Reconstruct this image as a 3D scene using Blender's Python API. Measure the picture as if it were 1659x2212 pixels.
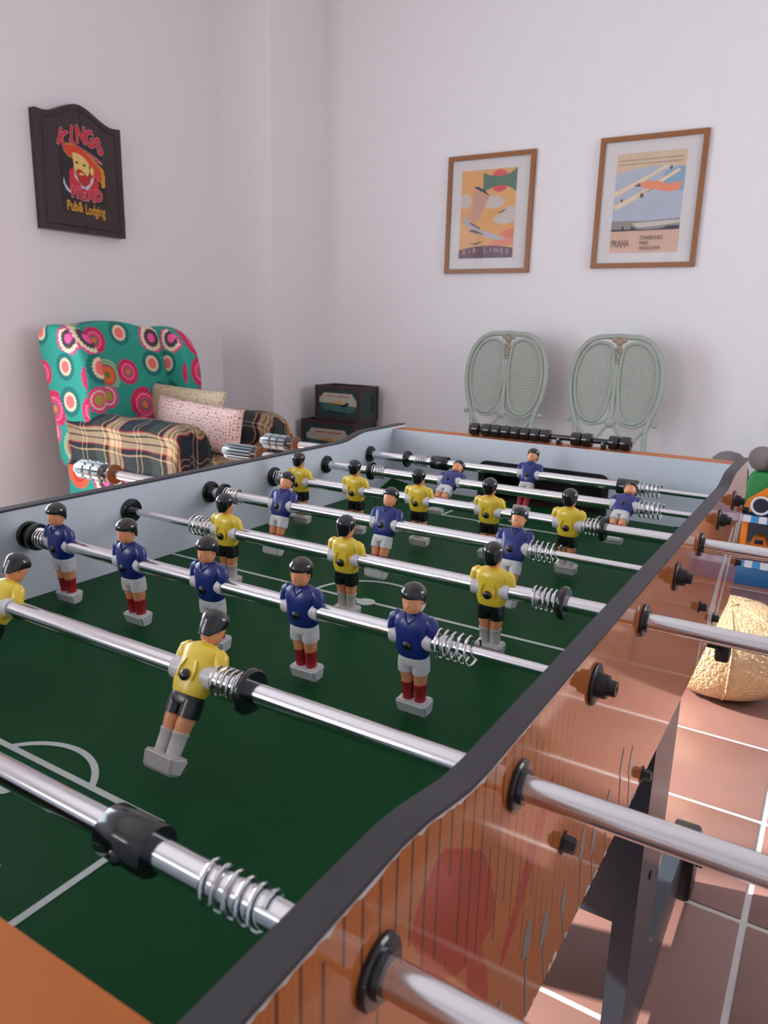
import bpy, bmesh, math, random
from mathutils import Vector, Matrix
for o in list(bpy.data.objects): bpy.data.objects.remove(o)
scn = bpy.context.scene
C = scn.collection
PI = math.pi
H = 0.77                      # height of the rods above the floor

# ------------------------------------------------------------------ camera
cam_d = bpy.data.cameras.new('camera'); cam = bpy.data.objects.new('camera', cam_d); C.objects.link(cam)
cam_d.sensor_fit = 'VERTICAL'; cam_d.sensor_height = 36.0
cam_d.lens = 1619.88 / 2212 * 36.0
cam_d.clip_start = 0.01
cam.location = (0.80167, -0.06309, 0.25059 + H)
cam.rotation_euler = (1.32794, -0.025429, 0.550642)
cam_d.dof.use_dof = True; cam_d.dof.focus_distance = 0.80; cam_d.dof.aperture_fstop = 15.0
scn.camera = cam

# ------------------------------------------------------------------ world, sun, daylight, exposure
w = bpy.data.worlds.new('world'); scn.world = w; w.use_nodes = True
bgn = w.node_tree.nodes['Background']
bgn.inputs[0].default_value = (0.62, 0.78, 1.0, 1); bgn.inputs[1].default_value = 1.6
def lamp(name, kind, loc, target, energy, color, **kw):
    d = bpy.data.lights.new(name, kind); d.energy = energy; d.color = color
    for k, v in kw.items(): setattr(d, k, v)
    o = bpy.data.objects.new(name, d); C.objects.link(o); o.location = loc
    o.rotation_euler = (Vector(target) - Vector(loc)).to_track_quat('-Z', 'Y').to_euler()
    return o
SUN = (1.0, 0.269, -0.52)
lamp('sun', 'SUN', (-6, -1, 4), (-6 + SUN[0], -1 + SUN[1], 4 + SUN[2]), 15.0, (1.0, 0.97, 0.93), angle=0.02)
DY0, DY1, DZ1 = -0.55, 1.60, 2.035         # glazed door in the left wall
lamp('door_daylight', 'AREA', (-2.62, (DY0 + DY1) / 2, DZ1 / 2), (0, (DY0 + DY1) / 2, DZ1 / 2), 84, (0.80, 0.90, 1.0),
     shape='RECTANGLE', size=DY1 - DY0, size_y=DZ1)
WX0, WX1, WZ0, WZ1 = -2.0, -0.5, 0.75, 2.05         # window in the wall behind the camera
lamp('window_daylight', 'AREA', ((WX0 + WX1) / 2, -1.98, (WZ0 + WZ1) / 2), ((WX0 + WX1) / 2, 0, (WZ0 + WZ1) / 2), 28, (1.0, 0.955, 0.94), shape='RECTANGLE', size=WX1 - WX0, size_y=WZ1 - WZ0)
VY0, VY1, VZ0, VZ1 = 1.5, 3.2, 0.95, 2.15           # window in the right wall
lamp('side_window_daylight', 'AREA', (2.68, (VY0 + VY1) / 2, (VZ0 + VZ1) / 2), (0, (VY0 + VY1) / 2, (VZ0 + VZ1) / 2), 27, (0.97, 0.955, 0.98), shape='RECTANGLE', size=VY1 - VY0, size_y=VZ1 - VZ0)
scn.view_settings.view_transform = 'Standard'; scn.view_settings.look = 'None'
scn.view_settings.gamma = 1.0; scn.view_settings.use_curve_mapping = False
scn.view_settings.exposure = 0.13

# ------------------------------------------------------------------ materials
def srgb(r, g, b):
    f = lambda c: (c / 255 / 12.92) if c <= 10 else ((c / 255 + 0.055) / 1.055) ** 2.4
    return (f(r), f(g), f(b), 1)
class NT:
    """tiny node helper"""
    def __init__(s, name):
        s.m = bpy.data.materials.new(name); s.m.use_nodes = True
        s.t = s.m.node_tree; s.N = s.t.nodes; s.L = s.t.links
        s.b = s.N['Principled BSDF']; s.out = s.N['Material Output']
    def n(s, typ, **kw):
        k = s.N.new(typ)
        for a, v in kw.items(): setattr(k, a, v)
        return k
    def put(s, sock, v):
        if isinstance(v, bpy.types.NodeSocket): s.L.new(v, sock)
        else: sock.default_value = v
    def math(s, op, a, b=0.0, c=0.0, clamp=False):
        k = s.n('ShaderNodeMath', operation=op, use_clamp=clamp)
        s.put(k.inputs[0], a); s.put(k.inputs[1], b)
        if op in ('MULTIPLY_ADD', 'SMOOTH_MIN', 'COMPARE'): s.put(k.inputs[2], c)
        return k.outputs[0]
    def mix(s, f, a, b):
        k = s.n('ShaderNodeMix', data_type='RGBA'); s.put(k.inputs[0], f); s.put(k.inputs[6], a); s.put(k.inputs[7], b)
        return k.outputs[2]
    def ramp(s, f, stops, interp='CONSTANT'):
        k = s.n('ShaderNodeValToRGB'); k.color_ramp.interpolation = interp
        e = k.color_ramp.elements
        while len(e) > 1: e.remove(e[0])
        e[0].position = stops[0][0]; e[0].color = stops[0][1]
        for p, c in stops[1:]:
            q = e.new(p); q.color = c
        s.put(k.inputs[0], f); return k.outputs[0]
    def obj(s): return s.n('ShaderNodeTexCoord').outputs['Object']
    def uv(s): return s.n('ShaderNodeTexCoord').outputs['UV']
    def sep(s, v):
        k = s.n('ShaderNodeSeparateXYZ'); s.put(k.inputs[0], v); return k.outputs
    def comb(s, x, y, z=0.0):
        k = s.n('ShaderNodeCombineXYZ'); s.put(k.inputs[0], x); s.put(k.inputs[1], y); s.put(k.inputs[2], z); return k.outputs[0]
    def noise(s, vec, scale, detail=2.0, rough=0.5):
        k = s.n('ShaderNodeTexNoise'); s.put(k.inputs['Vector'], vec); k.inputs['Scale'].default_value = scale
        k.inputs['Detail'].default_value = detail; k.inputs['Roughness'].default_value = rough
        return k.outputs[0]
    def bump(s, h, strength, dist=0.001):
        k = s.n('ShaderNodeBump'); s.put(k.inputs['Height'], h); k.inputs['Strength'].default_value = strength
        k.inputs['Distance'].default_value = dist; s.L.new(k.outputs[0], s.b.inputs['Normal'])
    def set(s, col=None, rough=None, metal=None, coat=None, spec=None):
        if col is not None: s.put(s.b.inputs['Base Color'], col)
        if rough is not None: s.put(s.b.inputs['Roughness'], rough)
        if metal is not None: s.b.inputs['Metallic'].default_value = metal
        if coat is not None: s.b.inputs['Coat Weight'].default_value = coat; s.b.inputs['Coat Roughness'].default_value = 0.08
        if spec is not None: s.b.inputs['Specular IOR Level'].default_value = spec
        return s.m
def simple(name, col, rough=0.5, metal=0.0, coat=None, vary=0.06, scale=60.0, bump=0.0):
    k = NT(name); o = k.obj(); nz = k.noise(o, scale, 3)
    dark = tuple(c * (1 - vary * 2) for c in col[:3]) + (1,)
    lite = tuple(min(1, c * (1 + vary)) for c in col[:3]) + (1,)
    k.set(k.mix(nz, dark, lite), rough, metal, coat)
    if bump: k.bump(nz, bump)
    return k.m
M = {}
M['wall'] = simple('plaster_white', (0.765, 0.732, 0.742, 1), 0.85, vary=0.015, scale=14, bump=0.05)
M['ceiling'] = simple('ceiling_white', (0.82, 0.80, 0.80, 1), 0.9, vary=0.01)
M['grout'] = simple('grout_pale', (0.60, 0.555, 0.53, 1), 0.7, vary=0.1, scale=25)
def tile_mat():
    k = NT('terracotta_tile'); r = k.n('ShaderNodeObjectInfo').outputs['Random']
    nz = k.noise(k.n('ShaderNodeNewGeometry').outputs['Position'], 9, 4)
    c = k.mix(nz, (0.20, 0.096, 0.076, 1), (0.28, 0.145, 0.118, 1))
    c2 = k.mix(k.math('MULTIPLY', r, 0.5), c, (0.23, 0.115, 0.093, 1))
    k.set(c2, 0.30); k.bump(nz, 0.15, 0.002); return k.m
M['tile'] = tile_mat()
M['black'] = simple('black_plastic', (0.012, 0.012, 0.014, 1), 0.32, vary=0.1)
M['blackgloss'] = simple('black_glossy_plastic', (0.010, 0.011, 0.013, 1), 0.16, coat=0.4, vary=0.1)
M['edge'] = simple('black_edge_band', (0.035, 0.033, 0.040, 1), 0.5, vary=0.1)
M['chrome'] = simple('chromed_steel', (0.80, 0.80, 0.82, 1), 0.16, metal=1.0, vary=0.03, scale=200)
M['spring'] = simple('spring_steel', (0.82, 0.81, 0.80, 1), 0.18, metal=1.0, vary=0.02)
M['white_inner'] = simple('grey_white_laminate', (0.68, 0.73, 0.80, 1), 0.42, vary=0.02)
M['field'] = None
M['line'] = simple('pitch_white_print', (0.52, 0.56, 0.54, 1), 0.35, vary=0.04)
M['navy'] = simple('navy_black_board', (0.030, 0.040, 0.055, 1), 0.30, vary=0.15, scale=30)
M['pocket'] = simple('goal_pocket_brown', (0.035, 0.020, 0.016, 1), 0.6)
M['yellow'] = simple('yellow_plastic', (0.88, 0.63, 0.048, 1), 0.30, coat=0.35, vary=0.05)
M['blue'] = simple('blue_plastic', (0.014, 0.028, 0.190, 1), 0.30, coat=0.25, vary=0.05)
M['skin'] = simple('skin_tone_plastic', (0.84, 0.35, 0.16, 1), 0.36, coat=0.2, vary=0.03)
M['hair'] = simple('black_painted_hair', (0.010, 0.010, 0.012, 1), 0.15, coat=0.6, vary=0.1)
M['mwhite'] = simple('white_plastic', (0.66, 0.65, 0.66, 1), 0.36, coat=0.2, vary=0.03)
M['mivory'] = simple('ivory_plastic', (0.62, 0.575, 0.54, 1), 0.38, coat=0.2, vary=0.04)
M['mred'] = simple('red_painted_sock', (0.42, 0.022, 0.030, 1), 0.35, coat=0.2, vary=0.05)
M['mblack'] = simple('black_painted_shorts', (0.010, 0.010, 0.010, 1), 0.28, coat=0.3, vary=0.1)
M['paper'] = simple('white_paper_edge', (0.62, 0.58, 0.54, 1), 0.8, vary=0.1)
M['grip'] = simple('dark_metallic_plastic', (0.34, 0.40, 0.43, 1), 0.26, metal=.9, vary=.1)
M['brown_ring'] = simple('brown_plastic_ring', (0.16, 0.065, 0.022, 1), 0.3, coat=0.3)

def field_mat():
    k = NT('green_playfield'); o = k.obj(); nz = k.noise(o, 7, 4); fine = k.noise(o, 240, 2)
    c = k.mix(nz, (0.0045, 0.052, 0.015, 1), (0.008, 0.066, 0.021, 1))
    c = k.mix(k.math('MULTIPLY', fine, 0.25), c, (0.010, 0.062, 0.024, 1))
    k.set(c, 0.45, spec=0.07); return k.m
M['field'] = field_mat()
def laminate(name='orange_printed_laminate', rough=0.07, ior=1.65, stripes=1.0):
    """orange printed laminate: thin dark upright stripes and red brush marks, glossy film"""
    k = NT(name); x, y, z = k.sep(k.obj())
    base = k.mix(k.noise(k.comb(x, k.math('MULTIPLY', y, 3.0), k.math('MULTIPLY', z, 0.6)), 9, 4),
                 (0.43, 0.115, 0.022, 1), (0.55, 0.165, 0.038, 1))
    # upright stripes
    ys = k.math('MULTIPLY', k.math('ADD', y, .5755), 78.74); fr = k.math('FRACT', ys); cell = k.math('FLOOR', ys)
    st = k.math('LESS_THAN', fr, 0.15)
    wn = k.n('ShaderNodeTexWhiteNoise', noise_dimensions='1D'); k.put(wn.inputs['W'], cell)
    reach = k.math('ADD', k.math('MULTIPLY_ADD', y, -0.55, 0.464), k.math('MULTIPLY_ADD', wn.outputs[0], 0.05, -0.025))
    on = k.math('GREATER_THAN', z, reach)
    brk = k.math('GREATER_THAN', k.noise(k.comb(k.math('MULTIPLY', cell, 3.7), 0.0, z), 14, 1), 0.36)
    fade = k.n('ShaderNodeMapRange'); k.put(fade.inputs[0], y); fade.inputs[1].default_value = -0.20; fade.inputs[2].default_value = -0.42
    fade.inputs[3].default_value = 0.10; fade.inputs[4].default_value = 0.78
    amt = k.math('MULTIPLY', k.math('MULTIPLY', k.math('MULTIPLY', st, on), brk), fade.outputs[0])
    fine = k.math('MULTIPLY', k.math('LESS_THAN', k.math('FRACT', k.math('MULTIPLY', y, 262.0)), 0.35), 0.13)
    col = k.mix(fine if stripes else 0.0, base, (0.16, 0.05, 0.02, 1))
    # red brush marks
    nzr = k.math('MULTIPLY', k.math('SUBTRACT', k.noise(k.comb(0.0, y, z), 42, 3), 0.5), 0.9)
    def blob(cy, cz, dy, dz, hl, hw):
        ay = k.math('SUBTRACT', y, cy); az = k.math('SUBTRACT', z, cz)
        al = k.math('DIVIDE', k.math('ADD', k.math('MULTIPLY', ay, dy), k.math('MULTIPLY', az, dz)), hl)
        ac = k.math('DIVIDE', k.math('SUBTRACT', k.math('MULTIPLY', ay, dz), k.math('MULTIPLY', az, dy)), hw)
        r2 = k.math('ADD', k.math('MULTIPLY', al, al), k.math('MULTIPLY', ac, ac))
        return k.math('LESS_THAN', k.math('ADD', r2, nzr), 1.0)
    rm = k.math('MAXIMUM', blob(-.447, H - .032, .707, -.707, .062, .030), blob(-.342, H - .075, -.646, -.763, .058, .0105))
    rm = k.math('MAXIMUM', rm, blob(-.415, H - .105, .3, -.95, .040, .012))
    col = k.mix(k.math('MULTIPLY', rm, 0.80), col, (0.42, 0.030, 0.012, 1))
    if stripes: col = k.mix(k.math('MULTIPLY', amt, stripes), col, (0.040, 0.022, 0.014, 1))
    k.set(col, rough); k.b.inputs['IOR'].default_value = ior
    return k.m
M['laminate'] = laminate(); M['laminate_end'] = laminate('orange_printed_end_laminate', 0.42, 1.3, 0.0)

# ------------------------------------------------------------------ mesh helpers
class B:
    def __init__(s): s.bm = bmesh.new()
    def _mi(s, faces, mi):
        for f in faces: f.material_index = mi
    def face(s, pts, mi=0):
        f = s.bm.faces.new([s.bm.verts.new(p) for p in pts]); f.material_index = mi; return f
    def box(s, x0, x1, y0, y1, z0, z1, bev=0.0, mi=0, seg=2):
        v = [s.bm.verts.new((x, y, z)) for x in (x0, x1) for y in (y0, y1) for z in (z0, z1)]
        F = [s.bm.faces.new([v[i] for i in q]) for q in ((0, 1, 3, 2), (4, 6, 7, 5), (0, 4, 5, 1), (2, 3, 7, 6), (0, 2, 6, 4), (1, 5, 7, 3))]
        s._mi(F, mi)
        if bev:
            E = list({e for f in F for e in f.edges})
            r = bmesh.ops.bevel(s.bm, geom=E, offset=bev, segments=seg, affect='EDGES', profile=0.5)
            s._mi(r['faces'], mi)
        return s
    def rings(s, R, cap=True, mi=0, closed=False):
        V = [[s.bm.verts.new(p) for p in r] for r in R]; n = len(V[0]); F = []
        rng = range(len(V)) if closed else range(len(V) - 1)
        for i in rng:
            a, b = V[i], V[(i + 1) % len(V)]
            for j in range(n):
                F.append(s.bm.faces.new((a[j], a[(j + 1) % n], b[(j + 1) % n], b[j])))
        if cap and not closed:
            F.append(s.bm.faces.new(V[0][::-1])); F.append(s.bm.faces.new(V[-1]))
        s._mi(F, mi); return s
    def cyl(s, p0, p1, r0, r1=None, n=20, mi=0, cap=True):
        r1 = r0 if r1 is None else r1
        p0, p1 = Vector(p0), Vector(p1); d = (p1 - p0).normalized()
        u = d.orthogonal().normalized(); v = d.cross(u)
        ring = lambda p, r: [p + (u * math.cos(2 * PI * i / n) + v * math.sin(2 * PI * i / n)) * r for i in range(n)]
        return s.rings([ring(p0, r0), ring(p1, r1)], cap, mi)
    def lathe(s, prof, origin=(0, 0, 0), axis='X', n=24, mi=0):
        """prof: list of (along axis, radius)"""
        R = []
        for a, r in prof:
            ring = []
            for i in range(n):
                c, q = math.cos(2 * PI * i / n) * r, math.sin(2 * PI * i / n) * r
                ring.append({'X': (a, c, q), 'Y': (q, a, c), 'Z': (c, q, a)}[axis])
            R.append([Vector(p) + Vector(origin) for p in ring])
        return s.rings(R, True, mi)
    def tube(s, pts, r, n=8, closed=False, mi=0, flat=None):
        """flat: (normal direction, factor) squashes the tube"""
        P = [Vector(p) for p in pts]; m = len(P); R = []; u = None
        for i in range(m):
            t = (P[(i + 1) % m] - P[i - 1]) if closed else (P[min(i + 1, m - 1)] - P[max(i - 1, 0)])
            t.normalize()
            if u is None: u = t.orthogonal().normalized()
            u = (u - t * u.dot(t)).normalized(); v = t.cross(u)
            rr = r(i / (m - 1)) if callable(r) else r
            R.append([P[i] + (u * math.cos(2 * PI * j / n) + v * math.sin(2 * PI * j / n)) * rr for j in range(n)])
        return s.rings(R, True, mi, closed)
    def prism(s, pts, vec, mi=0, side=None):
        vec = Vector(vec); a = [s.bm.verts.new(p) for p in pts]; b = [s.bm.verts.new(Vector(p) + vec) for p in pts]; n = len(a)
        f0 = s.bm.faces.new(a[::-1]); f1 = s.bm.faces.new(b); f0.material_index = f1.material_index = mi
        for i in range(n):
            f = s.bm.faces.new((a[i], a[(i + 1) % n], b[(i + 1) % n], b[i])); f.material_index = mi if side is None else side
        return f0, f1
    def ell(s, c, rx, ry, rz, nu=16, nv=10, mi=0, keep=None):
        cx, cy, cz = c; R = []
        for i in range(nv + 1):
            th = PI * i / nv; k = max(math.sin(th), 0.03); zz = -math.cos(th)
            R.append([(cx + rx * k * math.cos(2 * PI * j / nu), cy + ry * k * math.sin(2 * PI * j / nu), cz + rz * zz) for j in range(nu)])
        return s.rings(R, True, mi)
    def helix(s, x0, x1, R, r, turns, n=6, per=14, closed_ends=True):
        m = int(turns * per)
        return s.tube([(x0 + (x1 - x0) * i / m, R * math.cos(2 * PI * i / per), R * math.sin(2 * PI * i / per)) for i in range(m + 1)], r, n)
    def mesh(s, name, mats, ang=38, recalc=True, off=None):
        bm = s.bm
        if off is not None: bmesh.ops.translate(bm, verts=bm.verts[:], vec=-Vector(off))
        if recalc: bmesh.ops.recalc_face_normals(bm, faces=bm.faces[:])
        for f in bm.faces: f.smooth = True
        for e in bm.edges:
            if len(e.link_faces) == 2 and e.calc_face_angle(0) > math.radians(ang): e.smooth = False
        me = bpy.data.meshes.new(name); bm.to_mesh(me); bm.free()
        for m in (mats if isinstance(mats, (list, tuple)) else [mats]): me.materials.append(m)
        return me
    def obj(s, name, mats, parent=None, off=None, **kw):
        if parent is not None and off == 'parent': off = parent.location.copy()
        return inst(name, s.mesh(name, mats, off=off, **kw), parent)
def inst(name, me, parent=None, loc=None, rot=None):
    o = bpy.data.objects.new(name, me); C.objects.link(o); o.parent = parent
    if loc is not None: o.location = loc
    if rot is not None: o.rotation_euler = rot
    return o
def tag(o, label=None, cat=None, group=None, kind=None):
    for k, v in (('label', label), ('category', cat), ('group', group), ('kind', kind)):
        if v: o[k] = v
    return o
def thing(name, label, cat, loc=(0, 0, 0), rotz=0.0, group=None):
    o = bpy.data.objects.new(name, None); C.objects.link(o); o.location = loc; o.rotation_euler = (0, 0, rotz)
    o.empty_display_size = 0.05
    return tag(o, label, cat, group)
def struct(o): o['kind'] = 'structure'; return o
def text_mesh(body, size, depth=0.0006, bold=0.0, align='CENTER'):
    cu = bpy.data.curves.new('lettering', 'FONT'); cu.body = body; cu.size = size; cu.extrude = depth / 2
    cu.offset = bold; cu.align_x = align; cu.align_y = 'CENTER'; cu.resolution_u = 3
    o = bpy.data.objects.new('lettering', cu); C.objects.link(o)
    bpy.context.view_layer.update()
    me = bpy.data.meshes.new_from_object(o.evaluated_get(bpy.context.evaluated_depsgraph_get()))
    bpy.data.objects.remove(o); bpy.data.curves.remove(cu); return me
def text(name, body, size, mat, parent, x, z, yo, bold=0.0, sx=1.0, rot=0.0, arc=None, align='CENTER', depth=0.0006):
    """lettering in the local XZ plane facing -Y; arc=(dx per letter, function u -> (z, angle))"""
    items = [(body, x, z, rot)]
    if arc:
        pitch, fn = arc; n = len(body)
        items = [(ch, x + (i - (n - 1) / 2) * pitch, z + fn((i - (n - 1) / 2) / max(1, (n - 1) / 2))[0], fn((i - (n - 1) / 2) / max(1, (n - 1) / 2))[1])
                 for i, ch in enumerate(body) if ch != ' ']
    out = bmesh.new()
    for ch, lx, lz, a in items:
        me = text_mesh(ch, size, depth, bold, align)
        T = Matrix.Translation((lx, yo, lz)) @ Matrix.Rotation(-a, 4, 'Y') @ Matrix.Rotation(PI / 2, 4, 'X') @ Matrix.Scale(sx, 4, (1, 0, 0))
        me.transform(T); out.from_mesh(me); bpy.data.meshes.remove(me)
    me = bpy.data.meshes.new(name); out.to_mesh(me); out.free(); me.materials.append(mat)
    return inst(name, me, parent)
def decal(name, pts, mat, parent, yo, th=0.0004):
    """flat printed shape in the local XZ plane facing -Y"""
    b = B(); b.prism([(x, yo, z) for x, z in pts], (0, th, 0)); return b.obj(name, mat, parent)
def oval(cx, cz, rx, rz, n=24, a0=0.0, a1=2 * PI):
    return [(cx + rx * math.cos(a0 + (a1 - a0) * i / n), cz + rz * math.sin(a0 + (a1 - a0) * i / n)) for i in range(n if a1 - a0 > 6.28 else n + 1)]
def smooth_path(P, n=6, closed=False):
    """Catmull-Rom through the points"""
    P = [Vector(p) for p in P]; m = len(P); out = []
    rng = range(m) if closed else range(m - 1)
    for i in rng:
        a, b, c, d = (P[(i - 1) % m], P[i], P[(i + 1) % m], P[(i + 2) % m]) if closed else (P[max(i - 1, 0)], P[i], P[i + 1], P[min(i + 2, m - 1)])
        for k in range(n):
            t = k / n
            out.append(0.5 * ((2 * b) + (c - a) * t + (2 * a - 5 * b + 4 * c - d) * t * t + (3 * b - a - 3 * c + d) * t ** 3))
    if not closed: out.append(P[-1])
    return out

# ------------------------------------------------------------------ the room
XL, XR, YF, YB, ZC = -2.432, 2.6, -1.9, 3.85, 3.1
fl = B().box(XL - .2, XR + .2, YF - .2, YB + .2, -0.10, -0.0022).obj('floor', M['grout']); struct(fl)
TP = 0.332; GW = 0.0115
tm = B().box(-TP / 2 + GW / 2, TP / 2 - GW / 2, -TP / 2 + GW / 2, TP / 2 - GW / 2, -0.010, 0.0, bev=0.0016).mesh('tile', M['tile'])
rnd = random.Random(5)
for i in range(-10, 6):
    for j in range(-7, 12):
        x = 0.7836 + TP * (i + .5); y = 0.254 + TP * (j + .5)
        if x - TP / 2 < XL - .01 or x + TP / 2 > XR + .1 or y - TP / 2 < YF - .01 or y + TP / 2 > YB + .12: continue
        inst('tile', tm, fl, (x, y, rnd.uniform(-.0004, .0004)))
T = 0.14
def wall(name, boxes):
    b = B()
    for q in boxes: b.box(*q)
    return struct(b.obj(name, M['wall']))
wall('wall_left', [(XL - T, XL, YF - T, DY0, 0, ZC), (XL - T, XL, DY1, YB + T, 0, ZC), (XL - T, XL, DY0, DY1, DZ1, ZC)])
wall('wall_back', [(XL, XR, YB, YB + T, 0, ZC)])
wall('wall_right', [(XR, XR + T, YF - T, VY0, 0, ZC), (XR, XR + T, VY1, YB + T, 0, ZC), (XR, XR + T, VY0, VY1, 0, VZ0), (XR, XR + T, VY0, VY1, VZ1, ZC)])
wall('wall_front', [(XL, WX0, YF - T, YF, 0, ZC), (WX1, XR, YF - T, YF, 0, ZC), (WX0, WX1, YF - T, YF, 0, WZ0), (WX0, WX1, YF - T, YF, WZ1, ZC)])
wall('wall_pillar', [(XL, -2.041, 3.357, YB, 0, ZC)])
struct(B().box(XL - T, XR + T, YF - T, YB + T, ZC, ZC + .1).obj('ceiling', M['ceiling']))
def pane_mat(name='clear_window_glass', amount=0.03):
    k = NT(name); tr = k.n('ShaderNodeBsdfTransparent'); gl = k.n('ShaderNodeBsdfGlossy'); gl.inputs['Roughness'].default_value = 0.02
    mx = k.n('ShaderNodeMixShader')
    mx.inputs[0].default_value = amount; k.L.new(tr.outputs[0], mx.inputs[1]); k.L.new(gl.outputs[0], mx.inputs[2])
    k.L.new(mx.outputs[0], k.out.inputs[0]); return k.m
M['glass'] = pane_mat(); M['picture_glass'] = pane_mat('matt_picture_glass', 0.004)
M['woodwhite'] = simple('white_painted_wood', (0.75, 0.74, 0.73, 1), 0.45)
def glazing(name, at, a0, a1, z0, z1, leaves, along):
    root = bpy.data.objects.new(name, None); C.objects.link(root); struct(root)
    root.location = (at, (a0 + a1) / 2, z0) if along == 'Y' else ((a0 + a1) / 2, at, z0)
    f = 0.05
    def bar(b, p, q, za, zb, t):
        b.box(*((at - t, at + t, p, q) if along == 'Y' else (p, q, at - t, at + t)), za, zb)
    b = B()
    for q in ((a0, a0 + f, z0, z1), (a1 - f, a1, z0, z1), (a0 + f, a1 - f, z1 - f, z1), (a0 + f, a1 - f, z0, z0 + .02)): bar(b, *q, .03)
    for i in range(1, leaves):
        m = a0 + (a1 - a0) * i / leaves; bar(b, m - .04, m + .04, z0 + .02, z1 - f, .03)
    b.obj('frame', M['woodwhite'], root, off='parent')
    for i in range(leaves):
        b = B(); bar(b, a0 + (a1 - a0) * i / leaves + .04, a0 + (a1 - a0) * (i + 1) / leaves - .04, z0 + .02, z1 - f, .002); b.obj('pane', M['glass'], root, off='parent')
glazing('door_1', XL - T + .03, DY0, DY1, 0.0, DZ1, 2, 'Y')
glazing('window_1', YF - T + .03, WX0, WX1, WZ0, WZ1, 2, 'X')
glazing('window_2', XR + T - .03, VY0, VY1, VZ0, VZ1, 2, 'Y')

# ------------------------------------------------------------------ football table: cabinet
CX, CY = 0.3305, 0.675
XI0, XI1 = 0.0, 0.661           # inner faces of the side boards
WT = 0.014
ZT, ZE = H + 0.034, H + 0.0475  # board top in the middle / at the ends
ZF = H - 0.078                  # playfield
ZB = H - 0.2135
Y0, Y1 = 0.060, 1.290           # inner faces of the end boards
tab = thing('foosball_table', 'orange table football cabinet with green pitch and black edge trim', 'foosball table', (CX, CY, 0))
def top_z(y):
    d = abs(y - CY)
    t = min(1, max(0, (d - 0.425) / 0.085)); t = t * t * (3 - 2 * t)
    return ZT + (ZE - ZT) * t
half = [(0.664, None), (0.705, H - .018), (0.712, H - .065), (0.722, H - .115), (0.728, H - .150), (0.724, H - .186), (0.668, ZB)]
tops = [CY - .664 + 1.328 * i / 60 for i in range(61)]
outline = [(y, top_z(y)) for y in tops] + [(CY + d, z) for d, z in half[1:]] + [(CY - d, z) for d, z in half[:0:-1]]
for x0, outer in ((XI0 - WT, 'left'), (XI1, 'right')):
    b = B(); f0, f1 = b.prism([(x0, y, z) for y, z in outline], (WT, 0, 0), mi=0, side=2)
    bmesh.ops.recalc_face_normals(b.bm, faces=b.bm.faces[:])
    (f1 if outer == 'right' else f0).material_index = 1
    b.obj('side_board', [M['white_inner'], M['laminate'], M['edge']], tab, off='parent')
    b = B(); n = len(tops)
    P = [(y, top_z(y)) for y in tops]
    R = []
    for y, z in P:
        R.append([(x0 - .0008, y, z - .0012), (x0 - .0008, y, z + .0014), (x0 + WT + .0008, y, z + .0014), (x0 + WT + .0008, y, z - .0012)])
    b.rings(R); b.obj('edge_trim', M['edge'], tab, off='parent')
# end boards, each with a goal opening
GX0, GX1, GZ = 0.207, 0.452, H - 0.006
for ya, yb in ((Y0 - 0.042, Y0), (Y1, Y1 + 0.042)):
    b = B(); zt = H + .042
    for q in ((XI0, GX0, ZB, zt), (GX1, XI1, ZB, zt), (GX0, GX1, GZ, zt), (GX0, GX1, ZB, ZF)): b.box(q[0], q[1], ya, yb, q[2], q[3])
    for f in b.bm.faces:
        c = f.calc_center_median(); f.normal_update()
        nrm = f.normal
    bmesh.ops.recalc_face_normals(b.bm, faces=b.bm.faces[:])
    for f in b.bm.faces:
        c = f.calc_center_median(); inner = abs(c.y - (Y0 if ya < .5 else Y1)) < 1e-4
        f.material_index = 0 if inner else (2 if GX0 - .001 < c.x < GX1 + .001 and ZF - .1 < c.z < GZ + .001 and abs(c.y - (ya + yb) / 2) < .01 else 1)
    b.obj('end_board', [M['white_inner'], M['laminate_end'], M['pocket']], tab, off='parent')
    yo = (Y0 + .003) if ya < .5 else (Y1 - .003)
    yi = (Y0 - .01) if ya < .5 else (Y1 + .01)
    # goal frame: rounded arch
    pts = [(GX0 + .006, ZF)]
    pts += [(GX0 + .022 - .016 * math.cos(a), GZ - .022 + .016 * math.sin(a)) for a in [i * PI / 12 for i in range(7)]]
    pts += [(GX1 - .022 + .016 * math.sin(a), GZ - .022 + .016 * math.cos(a)) for a in [i * PI / 12 for i in range(7)]]
    pts += [(GX1 - .006, ZF)]
    b = B(); R = []
    for i, (x, z) in enumerate(pts):
        ox = (x - (GX0 + GX1) / 2); k = 1.0
        out = (x + (-.012 if ox < 0 else .012), z + (.011 if z > ZF + .03 else 0))
        R.append([(x, yo, z), (out[0], yo, out[1]), (out[0], yi, out[1]), (x, yi, z)])
    b.rings(R); b.obj('goal_frame', M['black'], tab, off='parent')
    yp = (Y0 - .13) if ya < .5 else (Y1 + .13)
    b = B(); lo, hi = sorted((yi, yp)); ed = .006
    b.box(GX0 + .004, GX1 - .004, lo, hi, ZF - .05, ZF - .044); b.box(GX0 + .004, GX1 - .004, lo, hi, GZ - .006, GZ)
    b.box(GX0, GX0 + ed, lo, hi, ZF - .05, GZ); b.box(GX1 - ed, GX1, lo, hi, ZF - .05, GZ)
    b.box(GX0, GX1, yp - .003, yp + .003, ZF - .05, GZ)
    b.obj('goal_pocket', M['pocket'], tab, off='parent')
pf = B().box(XI0, XI1, Y0, Y1, ZF - .006, ZF).obj('playfield', M['field'], tab, off='parent')
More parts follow.
